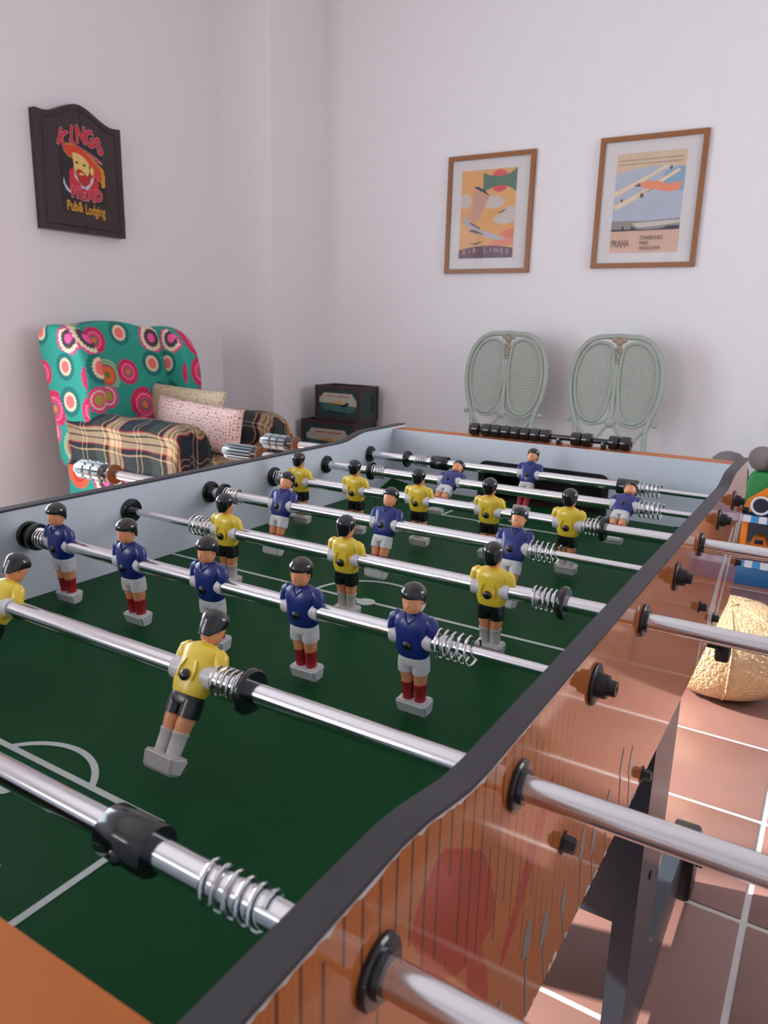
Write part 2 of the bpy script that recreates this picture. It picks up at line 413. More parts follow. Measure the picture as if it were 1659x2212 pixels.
def strip(b, P, wd, z0=ZF + .0001, z1=ZF + .0006):
    """flat painted line through plan points"""
    P = [Vector((x, y, 0)) for x, y in P]; R = []
    for i in range(len(P)):
        t = (P[min(i + 1, len(P) - 1)] - P[max(i - 1, 0)]).normalized(); n = Vector((-t.y, t.x, 0)) * wd / 2
        a, c = P[i] + n, P[i] - n
        R.append([(a.x, a.y, z0), (a.x, a.y, z1), (c.x, c.y, z1), (c.x, c.y, z0)])
    b.rings(R)
MK = [0]
def marking(name, *paths, dot=None):
    b = B()
    for P in paths: MK[0] += 1; strip(b, P, .0052, z1=ZF + .0004 + .00003 * MK[0])
    if dot: b.cyl((dot[0], dot[1], ZF + .0001), (dot[0], dot[1], ZF + .0007), dot[2], n=28)
    o = b.obj(name, M['line'], pf); o.data.transform(Matrix.Translation(-Vector((CX, CY, 0)))); return o
FC = (0.333, 0.669)
marking('halfway_line', [(.002, FC[1]), (XI1 - .002, FC[1])])
marking('centre_circle', [(FC[0] + .0735 * math.cos(a), FC[1] + .0735 * math.sin(a)) for a in [2 * PI * i / 64 for i in range(65)]])
marking('centre_spot', dot=(FC[0] + .004, FC[1] - .002, .0115))
for yl, ye, s in ((.2375, Y0 + .002, -1), (1.117, Y1 - .002, 1)):
    marking('penalty_box', [(.2105, ye), (.2105, yl), (.2105, yl)], [(.2079, yl), (.4516, yl)], [(.449, yl), (.449, ye)])
    cy = yl + s * .0325
    marking('penalty_arc', [(.33 + .0585 * math.cos(a), cy - s * .0585 * math.sin(a)) for a in [math.radians(34 + 112 * i / 24) for i in range(25)]])
    marking('goal_box', [(.262, ye), (.262, yl + s * .085)], [(.2594, yl + s * .085), (.4006, yl + s * .085)], [(.398, yl + s * .085), (.398, ye)])
    marking('penalty_spot', dot=(.33, yl + s * .035, .006))
for sx, x in ((1, XI0), (-1, XI1)):
    for sy, y in ((1, Y0), (-1, Y1)):
        b = B(); v = [(x, y, ZF), (x + sx * .085, y, ZF), (x, y + sy * .05, ZF), (x, y, ZF + .014)]
        for q in ((0, 1, 2), (0, 1, 3), (0, 2, 3), (1, 2, 3)): b.face([v[i] for i in q])
        b.obj('corner_ramp', M['field'], tab, off='parent')
B().box(XI0, XI1, Y0, Y1, ZB + .002, ZB + .012).obj('bottom_board', M['navy'], tab, off='parent')
# legs: upright board, foot rail with a black end block, cross board
def leg_set(yp, s):
    for x0, x1 in ((.645, .672), (-.011, .016)):
        ya, yb = sorted((yp, yp + s * .15)); ye = yp + s * .46
        pts = [(yp, .02), (ye, .02), (ye, .125)]
        cxr, r = yp + s * (.15 + .05), .05
        pts += [(cxr, .125)] + [(cxr - s * r * math.sin(a), .125 + r - r * math.cos(a)) for a in [i * PI / 16 for i in range(1, 8)]]
        pts += [(yp + s * .15, .125 + r), (yp + s * .15, ZB + .003), (yp, ZB + .003)]
        b = B(); b.prism([(x0, y, z) for y, z in pts], (x1 - x0, 0, 0)); b.obj('leg', M['navy'], tab, off='parent')
        a, c = sorted((ye - s * .005, ye + s * .055))
        blk = B().box(x0 - .002, x1 + .020, a, c, 0.0, .132, bev=.008).obj('foot_block', M['black'], tab, off='parent')
        b = B(); b.cyl((x1 + .020, (a + c) / 2, .075), (x1 + .031, (a + c) / 2, .075), .011, n=6)
        o = b.obj('foot_bolt', M['black'], blk); o.data.transform(Matrix.Translation(-Vector(tab.location)))
        B().box(x0 + .002, x1 - .002, ya + .01, ya + .05, 0.0, .0205).obj('leg_glide', M['black'], tab, off='parent')
        b = B(); b.cyl((x1 - .001, yp + s * .075, .32), (x1 + .002, yp + s * .075, .32), .006, n=14)
        b.obj('leg_screw', M['black'], tab, off='parent')
    ym = yp + s * .075
    B().box(.016, .645, ym - .009, ym + .009, .232, ZB + .002).obj('cross_board', M['navy'], tab, off='parent')
leg_set(.785, 1)
leg_set(.24, -1)
# bearings through the side boards
bush_in = B().lathe([(0, .0166), (.0030, .0166), (.0045, .0155), (.0050, .0115), (.0085, .0110), (.0085, .0079)], n=28)
bush_in = bush_in.mesh('bushing', M['blackgloss'])
b = B().lathe([(0, .0155), (.0022, .0155), (.0032, .0145), (.0034, .0105), (.0060, .0100), (.0060, .0079)], n=28)
bush_out = b.mesh('bushing', M['blackgloss'])
b = B().lathe([(0, .0160), (.0018, .0160), (.0026, .0150), (.0028, .0095), (.0105, .0088), (.0106, .0062), (.0165, .0058), (.0165, .0025), (.015, .0022)], n=24)
cap_out = b.mesh('rod_end_cap', M['black'])
YEL = (1, 2, 4, 6)
for k in range(1, 9):
    y = .15 * k
    inst('bushing', bush_in, tab, Vector((XI0, y, H)) - tab.location)
    if k in YEL:
        inst('bushing', bush_out, tab, Vector((XI1 + WT, y, H)) - tab.location)
        inst('rod_end_cap', cap_out, tab, Vector((XI0 - WT, y, H)) - tab.location, (0, 0, PI))
    else:
        inst('rod_end_cap', cap_out, tab, Vector((XI1 + WT, y, H)) - tab.location)
        inst('bushing', bush_out, tab, Vector((XI0 - WT, y, H)) - tab.location, (0, 0, PI))
    inst('bushing', bush_in, tab, Vector((XI1, y, H)) - tab.location, (0, 0, PI))
# bolts on the printed board
b = B().lathe([(0, .0085), (.0015, .0085), (.0018, .0062), (.0085, .0058), (.0100, .0045), (.0100, .002)], n=6)
bolt = b.mesh('bolt', M['black'])
for y, z in ((1.373, -.048), (1.376, -.146), (.966, -.102), (1.132, -.173), (.406, -.106), (.690, -.205), (-.02, -.10), (.2, -.173)):
    inst('bolt', bolt, tab, Vector((XI1 + WT, y, H + z)) - tab.location)
b = B(); b.box(.600, .667, 1.348, 1.368, H - .309, H - .297, bev=.002); b.box(.665, .690, 1.340, 1.376, H - .330, H - .288, bev=.006); b.box(.595, .612, 1.30, 1.365, H - .309, ZB + .01, bev=.002)
b.obj('leg_bracket', M['black'], tab, off='parent')
# score counter on the far end
sc_z = H + .042 + .0135
sc = B().cyl((.175, 1.313, sc_z), (.487, 1.313, sc_z), .0052, n=14).obj('score_bar', M['blackgloss'], tab, off='parent')
bead = B().lathe([(-.0099, .0095), (-.0090, .0122), (-.0030, .0130), (.0030, .0130), (.0090, .0122), (.0099, .0095)], n=18).mesh('score_bead', M['blackgloss'])
for x in [.178] + [.2035 + .0203 * i for i in range(7)] + [.385, .4055] + [.455, .4755]:
    inst('score_bead', bead, sc, Vector((x, 1.313, sc_z)) - tab.location)
for x in (.352, .436):
    B().box(x - .004, x + .004, 1.305, 1.321, H + .042, sc_z, bev=.001).obj('score_bar_post', M['blackgloss'], tab, off='parent')
# printed decoration on the outer board: pale letter strokes at the far end, grey leaves at the near end, worn paper edge
XO = XI1 + WT
def side_decal(name, pts, mat, th=.0004):
    b = B(); b.prism([(XO, y, H + z) for y, z in pts], (th, 0, 0)); return b.obj(name, mat, tab, off='parent')
M['print_pale'] = simple('pale_print', (0.62, 0.55, 0.52, 1), 0.16, vary=.08)
M['print_grey'] = simple('grey_leaf_print', (0.25, 0.235, 0.20, 1), 0.16, vary=.08)
M['print_red'] = simple('red_print', (0.50, 0.05, 0.03, 1), 0.16, vary=.08)
for pts in ([(1.235, -.055), (1.262, -.055), (1.110, -.200), (1.068, -.200), (1.080, -.145)], [(1.290, -.055), (1.330, -.062), (1.262, -.135), (1.225, -.150)],
            [(1.215, -.150), (1.250, -.145), (1.170, -.205), (1.145, -.205)], [(1.018, -.185), (1.040, -.178), (1.030, -.208), (1.012, -.210)],
            [(1.345, -.045), (1.372, -.060), (1.330, -.105), (1.315, -.085)]):
    side_decal('printed_stroke', pts, M['print_pale'])
side_decal('printed_flame', [(1.190, -.112), (1.205, -.150), (1.165, -.168), (1.150, -.160)], M['print_red'], .0006)
lr = random.Random(3)
for i in range(15):
    y = .06 + .040 * i + lr.uniform(-.004, .004); z = -.165 + lr.uniform(-.006, .006) + (.018 if i % 3 == 1 else 0)
    h, wd = lr.uniform(.030, .038), lr.uniform(.0065, .0090)
    side_decal('printed_leaf', [(y, z - .4 * h), (y + wd, z - .05 * h), (y + wd * .6, z + .35 * h), (y, z + .6 * h), (y - wd * .7, z + .3 * h), (y - wd, z - .1 * h)], M['print_grey'])
    side_decal('printed_stem', [(y + .010, -.2125), (y + .013, -.2125), (y + .0012, z - .3 * h), (y - .0012, z - .3 * h)], M['print_grey'])
# chipped paper along the upper edge
b = B(); yy = -.02; wr = random.Random(8); R = []
while yy < .42:
    d = .0012 + max(0, wr.gauss(0, 1)) * (.0011 if yy < .32 else .0005)
    zt = top_z(yy) - .0012
    R.append([(XO - .0002, yy, zt), (XO + .0005, yy, zt), (XO + .0005, yy, zt - d), (XO - .0002, yy, zt - d)]); yy += .0035
b.rings(R); b.obj('worn_paper_edge', M['paper'], tab, off='parent')
wr = random.Random(9)
for i in range(26):
    y = .03 + .026 * i + wr.uniform(-.01, .01); a, c = wr.uniform(.003, .008), wr.uniform(.002, .006)
    side_decal('paper_chip', [(y - a, -.2132), (y + a, -.2132), (y + a * .5, -.2132 + c), (y - a * .6, -.2132 + c * .8)], M['paper'], .0005)

# ------------------------------------------------------------------ players
def superring(cx, cy, z, rx, ry, n=20, p=2.4):
    out = []
    for i in range(n):
        a = 2 * PI * i / n; c, s = math.cos(a), math.sin(a)
        out.append((cx + rx * math.copysign(abs(c) ** (2 / p), c), cy + ry * math.copysign(abs(s) ** (2 / p), s), z))
    return out
def player_meshes(team):
    """front of the player = +Y in the returned meshes; rod along X through the origin"""
    shirt, shorts, sock, foot = {'y': (M['yellow'], M['mblack'], M['mivory'], M['mivory']), 'b': (M['blue'], M['mwhite'], M['mred'], M['mwhite'])}[team]
    L = []
    b = B()
    b.rings([superring(0, .0008 * q, z, rx, ry) for z, rx, ry, q in
             ((-.0170, .0110, .0078, 0), (-.0160, .0136, .0096, 0), (-.0090, .0158, .0114, .6), (0, .0160, .0114, .8), (.0070, .0162, .0108, .8), (.0125, .0174, .0102, .4),
              (.0170, .0172, .0088, 0), (.0198, .0140, .0072, 0), (.0218, .0085, .0056, 0), (.0228, .0055, .0048, 0))])
    for s in (-1, 1):       # sleeves
        b.tube([(s * .0138, 0, .0182), (s * .0172, 0, .0150), (s * .0186, .0006, .0100), (s * .0188, .0016, .0050), (s * .0180, .0024, .0010)],
               lambda t: (.0042, .0058, .0058, .0054, .0042)[min(4, int(t * 4 + .5))], n=10)
    # collar fold and shirt creases
    b.tube([(-.0060, .0040, .0222), (-.0035, .0080, .0190), (0, .0098, .0150), (.0035, .0080, .0190), (.0060, .0040, .0222)], .0011, n=6)
    for s in (-1, 1): b.tube([(s * .0050, -.0100, .0080), (s * .0075, -.0112, .0010), (s * .0070, -.0110, -.0060)], .0010, n=6)
    L.append(('player_figure', b.mesh('player_figure', shirt), None))
    b = B()
    b.cyl((-.0200, 0, 0), (.0200, 0, 0), .0090, n=22); L.append(('rod_clamp', b.mesh('rod_clamp', M['mwhite']), None))
    b = B()         # head with neck, brow, nose and chin
    b.rings([superring(0, o, z, rx, ry, 18, 2.2) for z, rx, ry, o in
             ((.0195, .0048, .0046, 0), (.0235, .0046, .0048, .0002), (.0240, .0056, .0064, .0016), (.0262, .0070, .0082, .0014), (.0300, .0080, .0092, .0008),
              (.0345, .0085, .0094, .0004), (.0390, .0085, .0093, 0), (.0430, .0076, .0084, 0), (.0462, .0050, .0058, 0), (.0470, .0020, .0022, 0))])
    b.rings([superring(0, .0085 + o, z, rx, ry, 8, 2) for z, rx, ry, o in ((.0300, .0012, .0008, .0014), (.0312, .0016, .0016, .0016), (.0335, .0011, .0012, .0010), (.0365, .0008, .0008, .0002))])
    for s in (-1, 1): b.ell((s * .0084, -.0005, .0338), .0012, .0020, .0030, 8, 6)
    L.append(('head', b.mesh('head', M['skin']), None))
    b = B(); nu, nv = 28, 18     # hair cap: low at the nape, higher over the brow
    HP = [(.0240, .0062, .0070), (.0262, .0074, .0086), (.0300, .0084, .0096), (.0345, .0090, .0100), (.0390, .0091, .0100), (.0430, .0084, .0093), (.0462, .0062, .0070), (.0482, .0030, .0034), (.0488, .0006, .0007)]
    def hp(z):
        for (z0, a0, c0), (z1, a1, c1) in zip(HP, HP[1:]):
            if z <= z1: t = (z - z0) / (z1 - z0); return a0 + (a1 - a0) * t, c0 + (c1 - c0) * t
        return HP[-1][1:]
    V = [[None] * nu for _ in range(nv + 1)]
    for i in range(nv + 1):
        for j in range(nu):
            a = 2 * PI * j / nu; fwd = math.sin(a)
            lim = .0268 + max(0, min(1, (fwd + .75) / 1.1)) ** .8 * .0102 + .0014 * max(0, fwd)
            t = i / nv; z = lim + (.0488 - lim) * (1 - (1 - t) ** 1.5)
            rx, ry = hp(z); g = 1.12 + .05 * math.exp(-((z - .041) / .003) ** 2)
            V[i][j] = b.bm.verts.new((rx * g * math.cos(a), ry * g * fwd + .0004 * (fwd > 0) - .0002, z))
    for i in range(nv):
        for j in range(nu): b.bm.faces.new((V[i][j], V[i][(j + 1) % nu], V[i + 1][(j + 1) % nu], V[i + 1][j]))
    b.bm.faces.new(V[nv])
    low = [b.bm.verts.new(Vector(V[0][j].co) * .82 + Vector((0, 0, .0060))) for j in range(nu)]
    for j in range(nu): b.bm.faces.new((V[0][(j + 1) % nu], V[0][j], low[j], low[(j + 1) % nu]))
    L.append(('hair', b.mesh('hair', M['hair'], ang=70), None))
    b = B()
    b.rings([superring(0, 0, z, rx, ry, 20, 2.8) for z, rx, ry in ((-.0130, .0122, .0088), (-.0175, .0130, .0094), (-.0215, .0134, .0094), (-.0240, .0120, .0088))])
    for s in (-1, 1):
        b.rings([superring(s * .0068, 0, z, rx, ry, 16, 2.6) for z, rx, ry in ((-.0190, .0062, .0088), (-.0250, .0068, .0088), (-.0315, .0068, .0085), (-.0320, .0052, .0070))])
    L.append(('shorts', b.mesh('shorts', shorts), None))
    b = B()
    for s in (-1, 1):
        b.rings([superring(s * (.0066 - .0004 * i), 0, z, rx, ry, 14, 2.2) for i, (z, rx, ry) in enumerate(((-.0300, .0058, .0072), (-.0360, .0058, .0070), (-.0430, .0050, .0060), (-.0450, .0046, .0056)))])
    L.append(('legs', b.mesh('legs', M['skin']), None))
    b = B()
    for s in (-1, 1):
        b.rings([superring(s * (.0062 - .0001 * i), 0, z, rx, ry, 14, 2.2) for i, (z, rx, ry) in enumerate(((-.0422, .0050, .0060), (-.0424, .0056, .0067), (-.0445, .0056, .0067), (-.0452, .0052, .0062), (-.0520, .0051, .0060), (-.0605, .0047, .0056)))])
    L.append(('socks', b.mesh('socks', sock), None))
    b = B(); bb = B()
    bb.box(-.0148, .0148, -.0098, .0098, -.0722, -.0590)
    for v in bb.bm.verts:
        if v.co.z < -.07: v.co.y *= .62; v.co.x *= .96
    bmesh.ops.bevel(bb.bm, geom=bb.bm.edges[:], offset=.0018, segments=3, affect='EDGES')
    L.append(('foot_block', bb.mesh('foot_block', foot), None))
    b = B(); s = 1 if team == 'b' else -1
    b.ell((0, s * .0118, -.0035), .0044, .0030, .0044, 14, 8); L.append(('screw_cap', b.mesh('screw_cap', M['blackgloss']), None))
    return L
PM = {'y': player_meshes('y'), 'b': player_meshes('b')}
def player(rod, team, x, tilt):
    L = PM[team]
    face = PI if team == 'b' else 0.0       # blue faces the camera end
    a = math.radians(tilt)
    root = inst('player_figure', L[0][1], rod, (x - CX, 0, 0))
    root.rotation_euler = (Matrix.Rotation(-a, 3, 'X') @ Matrix.Rotation(face, 3, 'Z')).to_euler()
    root['label'] = {'y': 'yellow shirt, black shorts figure', 'b': 'blue shirt, white shorts figure'}[team]
    for nm, me, _ in L[1:]: inst(nm, me, root)
    return root
spr_long = B().helix(-.017, .017, .0118, .00115, 5.2).mesh('spring', M['spring'])
spr_big = B().helix(-.019, .019, .0096, .00115, 5.4).mesh('spring', M['spring'])
spr_tight = B().helix(-.013, .013, .0108, .00115, 5.0).mesh('spring', M['spring'])
ring_me = B().lathe([(-.0035, .0085), (-.0035, .0150), (-.0015, .0165), (.0015, .0165), (.0035, .0150), (.0035, .0085)], n=26).mesh('rubber_ring', M['blackgloss'])
stop_me = B().lathe([(-.0165, .0085), (-.0165, .0125), (-.0155, .0132), (.0155, .0132), (.0165, .0125), (.0165, .0085)], n=26)
stop_me.ell((0.0, -.0128, -.002), .0042, .0024, .0042, 12, 6)
stop_me = stop_me.mesh('stop_collar', M['blackgloss'])
RR, RI = .0078, .0046
def grip(rod, x_in, s, style):
    """handle: outer end at x_in + s*0.1"""
    L = .096; X = lambda t: x_in - CX + s * t
    b = B(); prof = [(0, .0125), (.004, .0145), (.020, .0140), (.060, .0148), (.082, .0140), (.092, .0105), (L, .004)]
    b.lathe([(X(a), r) for a, r in prof], n=24); h = b.obj('grip', M['blackgloss'], rod)
    b = B(); nc = 12
    rows = [(.022, .040), (.043, .060), (.063, .082)] if style == 'pads' else [(.014, .084)]
    for a0, a1 in rows:
        for j in range(nc if style == 'pads' else 16):
            t = 2 * PI * j / (nc if style == 'pads' else 16); hw = .0031 if style == 'pads' else .0017
            rr0, rr1 = .0142, .0166
            c, q = math.cos(t), math.sin(t)
            def P(ax, wv, r): return (X(ax), c * r - q * wv, q * r + c * wv)
            R = [[P(a0, -hw, rr0), P(a1, -hw, rr0), P(a1, hw, rr0), P(a0, hw, rr0)], [P(a0 + .0015, -hw * .8, rr1), P(a1 - .0015, -hw * .8, rr1), P(a1 - .0015, hw * .8, rr1), P(a0 + .0015, hw * .8, rr1)]]
            b.rings(R)
    g = b.obj('grip_pads', M['grip'], h)
    B().lathe([(X(-.0050), .0085), (X(-.0050), .0150), (X(-.003), .0168), (X(.0015), .0168), (X(.0015), .0120)], n=24).obj('grip_flange', M['brown_ring'], rod)
def rod_set(k, label, team, xs, tilt, side, thin_from, springs, rings, stops=(), handle=None, style='pads', x_end=None):
    r = thing('foosball_rod', label, 'foosball rod', (CX, .15 * k, H))
    hx = handle
    if side == 'L': a, c = hx - CX, thin_from - CX; ti, tj = thin_from - .02 - CX, XI1 + WT + .004 - CX
    else: a, c = thin_from - CX, hx - CX; ti, tj = XI0 - WT - .004 - CX, thin_from + .02 - CX
    B().cyl((a, 0, 0), (c, 0, 0), RR, n=22).obj('rod', M['chrome'], r)
    B().cyl((ti, 0, 0), (tj, 0, 0), RI, n=16).obj('inner_rod', M['chrome'], r)
    for x in xs: player(r, team, x, tilt)
    for x, kind in springs: inst('spring', {'l': spr_long, 't': spr_tight, 'b': spr_big}[kind], r, (x - CX, 0, 0))
    for x in rings: inst('rubber_ring', ring_me, r, (x - CX, 0, 0))
    for x in stops: inst('stop_collar', stop_me, r, (x - CX, 0, 0))
    grip(r, hx, -1 if side == 'L' else 1, style)
    return r
rod_set(1, 'chrome rod with black stop collar and loose spring, beside the plain orange end board', 'y', [.31], 0, 'R', .06, [(.602, 'b'), (.05, 'b')], [], [.533, .09], .96)
rod_set(2, 'chrome rod carrying two yellow players tipped forward', 'y', [.1816, .4246], 32, 'R', .11, [(.4585, 't'), (.145, 't')], [.4760], [], .96)
rod_set(3, 'chrome rod carrying five blue players standing upright', 'b', [.060, .1772, .2926, .4076, .5233], -5, 'L', .560, [(.027, 't'), (.5625, 'l')], [.0165], [], -.27)
rod_set(4, 'chrome rod carrying three yellow players', 'y', [.174, .3526, .5285], -3, 'R', .135, [(.135, 'l'), (.585, 't')], [.6023], [], .96)
rod_set(5, 'chrome rod carrying three blue players tilted back', 'b', [.140, .3124, .491], 19, 'L', .525, [(.046, 't'), (.5285, 'l')], [.0290], [], -.2170, 'pads')
rod_set(6, 'chrome rod carrying five yellow players', 'y', [.0554, .1652, .2793, .3934, .5087], -5, 'R', .012, [(.018, 't'), (.5420, 't')], [.5560], [], .96)
rod_set(7, 'chrome rod carrying two blue players lying back almost flat', 'b', [.2559, .5446], 56, 'L', .585, [(.1165, 't'), (.5820, 'l')], [.0995], [], -.1580, 'ridges')
rod_set(8, 'chrome rod with single blue goalkeeper in front of the far goal', 'b', [.3384], 24, 'L', .545, [(.120, 't'), (.5480, 'l')], [.0875], [.1600, .5120], -.1880, 'pads')
# ------------------------------------------------------------------ wing armchair
def medallion():
    """turquoise cloth with round flower medallions in several colourings"""
    k = NT('turquoise_medallion_cloth'); o = k.obj(); x, y, z = k.sep(o)
    nx, ny, nzz = k.sep(k.n('ShaderNodeNewGeometry').outputs['Normal'])
    sel = k.math('GREATER_THAN', k.math('ABSOLUTE', nx), k.math('ABSOLUTE', ny))
    u = k.math('ADD', k.math('MULTIPLY', sel, y), k.math('MULTIPLY', k.math('SUBTRACT', 1.0, sel), k.math('ADD', x, 0.37)))
    vec = k.comb(u, z, 0.0)
    v = k.n('ShaderNodeTexVoronoi', voronoi_dimensions='2D', feature='F1'); k.put(v.inputs['Vector'], vec)
    v.inputs['Scale'].default_value = 6.6; v.inputs['Randomness'].default_value = 0.45
    pu, pv, _ = k.sep(v.outputs['Position'])
    ang = k.math('ARCTAN2', k.math('SUBTRACT', z, pv), k.math('SUBTRACT', u, pu))
    cr, cg, cb = k.sep(v.outputs['Color'])
    rad = k.math('MULTIPLY_ADD', cr, 0.20, 0.40)
    d = k.math('DIVIDE', v.outputs['Distance'], rad)
    d = k.math('ADD', d, k.math('MULTIPLY', k.math('COSINE', k.math('MULTIPLY', ang, 18.0)), 0.035))
    T0 = srgb(40, 150, 132); CR = srgb(225, 205, 170)
    pal = [[(0, srgb(110, 120, 50)), (.22, srgb(235, 110, 50)), (.50, srgb(215, 60, 60)), (.60, T0), (.68, srgb(180, 190, 130)), (.78, T0), (.86, srgb(190, 190, 140)), (.95, T0)],
           [(0, srgb(235, 120, 60)), (.20, srgb(60, 110, 110)), (.32, srgb(220, 60, 110)), (.55, srgb(240, 140, 160)), (.62, srgb(205, 30, 90)), (.96, T0)],
           [(0, srgb(235, 90, 150)), (.28, srgb(70, 60, 70)), (.56, CR), (.72, srgb(220, 225, 190)), (.80, srgb(225, 60, 130)), (.96, T0)],
           [(0, srgb(70, 100, 50)), (.16, srgb(225, 70, 50)), (.40, srgb(190, 40, 45)), (.52, srgb(235, 90, 55)), (.92, T0)],
           [(0, srgb(235, 110, 110)), (.40, CR), (.60, srgb(20, 110, 105)), (.94, T0)],
           [(0, srgb(160, 160, 60)), (.34, srgb(225, 80, 120)), (.55, CR), (.66, srgb(215, 70, 130)), (.90, T0)]]
    col = k.ramp(d, pal[0])
    for i, p in enumerate(pal[1:]):
        col = k.mix(k.math('GREATER_THAN', cg, (i + 1) / len(pal)), col, k.ramp(d, p))
    k.set(col, 0.85); k.bump(k.noise(o, 500, 2), .2); return k.m
M['medal'] = medallion()
def tartan():
    k = NT('tartan_wool'); u, v, _ = k.sep(k.uv())
    blk, grn, crm, red, nvy = srgb(28, 24, 26), srgb(58, 66, 60), srgb(200, 168, 126), srgb(186, 46, 52), srgb(22, 34, 52)
    st = [(0, blk), (.06, grn), (.24, blk), (.25, crm), (.27, blk), (.33, red), (.345, crm), (.42, blk), (.435, crm), (.50, blk), (.515, crm), (.55, red), (.565, blk),
          (.65, nvy), (.80, blk), (.83, crm), (.842, nvy), (.90, crm), (.912, blk)]
    ca = k.ramp(k.math('FRACT', k.math('MULTIPLY', u, 3.1)), st); cb = k.ramp(k.math('FRACT', k.math('MULTIPLY_ADD', v, 2.9, .55)), st)
    tw = k.math('GREATER_THAN', k.math('SINE', k.math('MULTIPLY', k.math('ADD', u, v), 1100.0)), 0.0)
    k.set(k.mix(k.math('MULTIPLY_ADD', tw, 0.2, 0.4), ca, cb), 0.95); return k.m
M['tartan'] = tartan()
M['oak_leg'] = simple('brown_wood', (0.16, 0.075, 0.035, 1), 0.5)
def puff(b, prof, a0, a1, put, r=.03, steps=4):
    """profile (p,q) swept from a0 to a1 with soft rounded rims; put(p,q,a) -> point"""
    cx = sum(p for p, q in prof) / len(prof); cq = sum(q for p, q in prof) / len(prof)
    hw = max(abs(p - cx) for p, q in prof); hh = max(abs(q - cq) for p, q in prof); R = []
    def ring(t, a):
        R.append([put(cx + (p - cx) * (1 - r * t / hw), cq + (q - cq) * (1 - r * t / hh), a) for p, q in prof])
    for i in range(steps + 1):
        f = i / steps * PI / 2; ring(1 - math.sin(f), a0 + r * (1 - math.cos(f)))
    for i in range(steps + 1):
        f = (1 - i / steps) * PI / 2; ring(1 - math.sin(f), a1 - r * (1 - math.cos(f)))
    return b.rings(R)
arm = thing('wing_armchair', 'turquoise wingback armchair printed with round flower medallions', 'armchair', (-1.93, 2.41, 0))
rake = lambda x, z: x - .27 * max(0, z - .42)
c2 = lambda P, n=5: [(v.x, v.y) for v in smooth_path([(p, q, 0) for p, q in P], n, True)]
b = B()
puff(b, c2([(2.125, .34), (2.135, .70), (2.150, .955), (2.24, .990), (2.41, 1.012), (2.57, .990), (2.67, .955), (2.685, .70), (2.695, .34), (2.41, .32)]), -2.21, -2.055, lambda p, q, a: (rake(a, q), p, q), .035)
b.obj('backrest', M['medal'], arm, off='parent')
for y0, y1 in ((2.062, 2.168), (2.650, 2.756)):
    b = B()
    puff(b, c2([(-2.235, .36), (-2.215, .60), (-2.205, .90), (-2.16, .975), (-2.06, .992), (-1.96, .960), (-1.905, .88), (-1.905, .77), (-1.935, .66), (-1.96, .54), (-1.98, .40)]), y0, y1, lambda p, q, a: (rake(p, q), a, q), .036)
    b.obj('wing', M['medal'], arm, off='parent')
for y0, y1 in ((2.062, 2.205), (2.613, 2.756)):
    b = B(); ym = (y0 + y1) / 2; hw = (y1 - y0) / 2
    prof = [(y0 + .012, .13), (y0 + .008, .42), (y0, .50)] + [(ym - hw * math.cos(t), .515 + .073 * math.sin(t)) for t in [PI * i / 10 for i in range(1, 10)]] + [(y1, .50), (y1 - .008, .42), (y1 - .012, .13)]
    puff(b, prof, -2.20, -1.50, lambda p, q, a: (a, p, q), .02); b.obj('armrest', M['medal'], arm, off='parent')
B().box(-2.16, -1.53, 2.205, 2.613, .13, .34, bev=.02).obj('seat_frame', M['medal'], arm, off='parent')
b = B(); puff(b, c2([(2.208, .335), (2.206, .38), (2.25, .416), (2.41, .428), (2.57, .416), (2.612, .38), (2.610, .335), (2.41, .33)]), -2.08, -1.50, lambda p, q, a: (a, p, q), .03)
b.obj('seat_cushion', M['medal'], arm, off='parent')
for x in (-2.15, -1.56):
    for y in (2.10, 2.72):
        b = B(); b.rings([superring(x, y, z, r, r, 12, 4) for z, r in ((0, .016), (.06, .020), (.135, .026))]); b.obj('leg', M['oak_leg'], arm, off='parent')
# blanket laid over both armrests and the seat
path = smooth_path([(0, 2.035, .385), (0, 2.040, .47), (0, 2.048, .545), (0, 2.085, .592), (0, 2.135, .604), (0, 2.185, .592), (0, 2.225, .545), (0, 2.236, .465), (0, 2.30, .440), (0, 2.41, .443),
                    (0, 2.53, .440), (0, 2.585, .465), (0, 2.60, .545), (0, 2.635, .592), (0, 2.685, .606), (0, 2.735, .592), (0, 2.770, .545), (0, 2.782, .47), (0, 2.785, .40)], 5)
bm = bmesh.new(); uvl = bm.loops.layers.uv.new('UVMap'); rows = []; U = []; s = 0
for i, p in enumerate(path):
    if i: s += (p - path[i - 1]).length
    U.append(s)
br = random.Random(4); NX = 34
for i, p in enumerate(path):
    row = []; edge0 = -2.13 + .018 * math.sin(i * .35) + .010 * math.sin(i * .9)
    for j in range(NX + 1):
        t = j / NX * .92; xx = edge0 + t; zz = p.z; lim = -1.492
        wob = .005 * math.sin(t * 38 + i * .35) * math.sin(i * .22 + 1)
        yy = p.y + (wob if abs(p.y - 2.41) > .33 else 0)
        zz += .006 * math.sin(t * 23 + i * .5) * math.sin(i * .4) if .22 < abs(i / len(path) - .5) * 2 < 2 else .006 * math.sin(t * 30 + i * .4) ** 2
        if xx > lim:                      # falls over the front
            q = xx - lim; ro = .045
            if q < ro * PI / 2: f = q / ro; xx = lim + ro * math.sin(f); zz -= ro * (1 - math.cos(f))
            else: zz -= ro + (q - ro * PI / 2); xx = lim + ro + .010 * math.sin(i * .55)
            zz = max(zz, .29 + .02 * math.sin(i * .5) - .0 * j + (.002 * (NX - j)))
        row.append((bm.verts.new((xx, yy, zz)), (U[i], t)))
    rows.append(row)
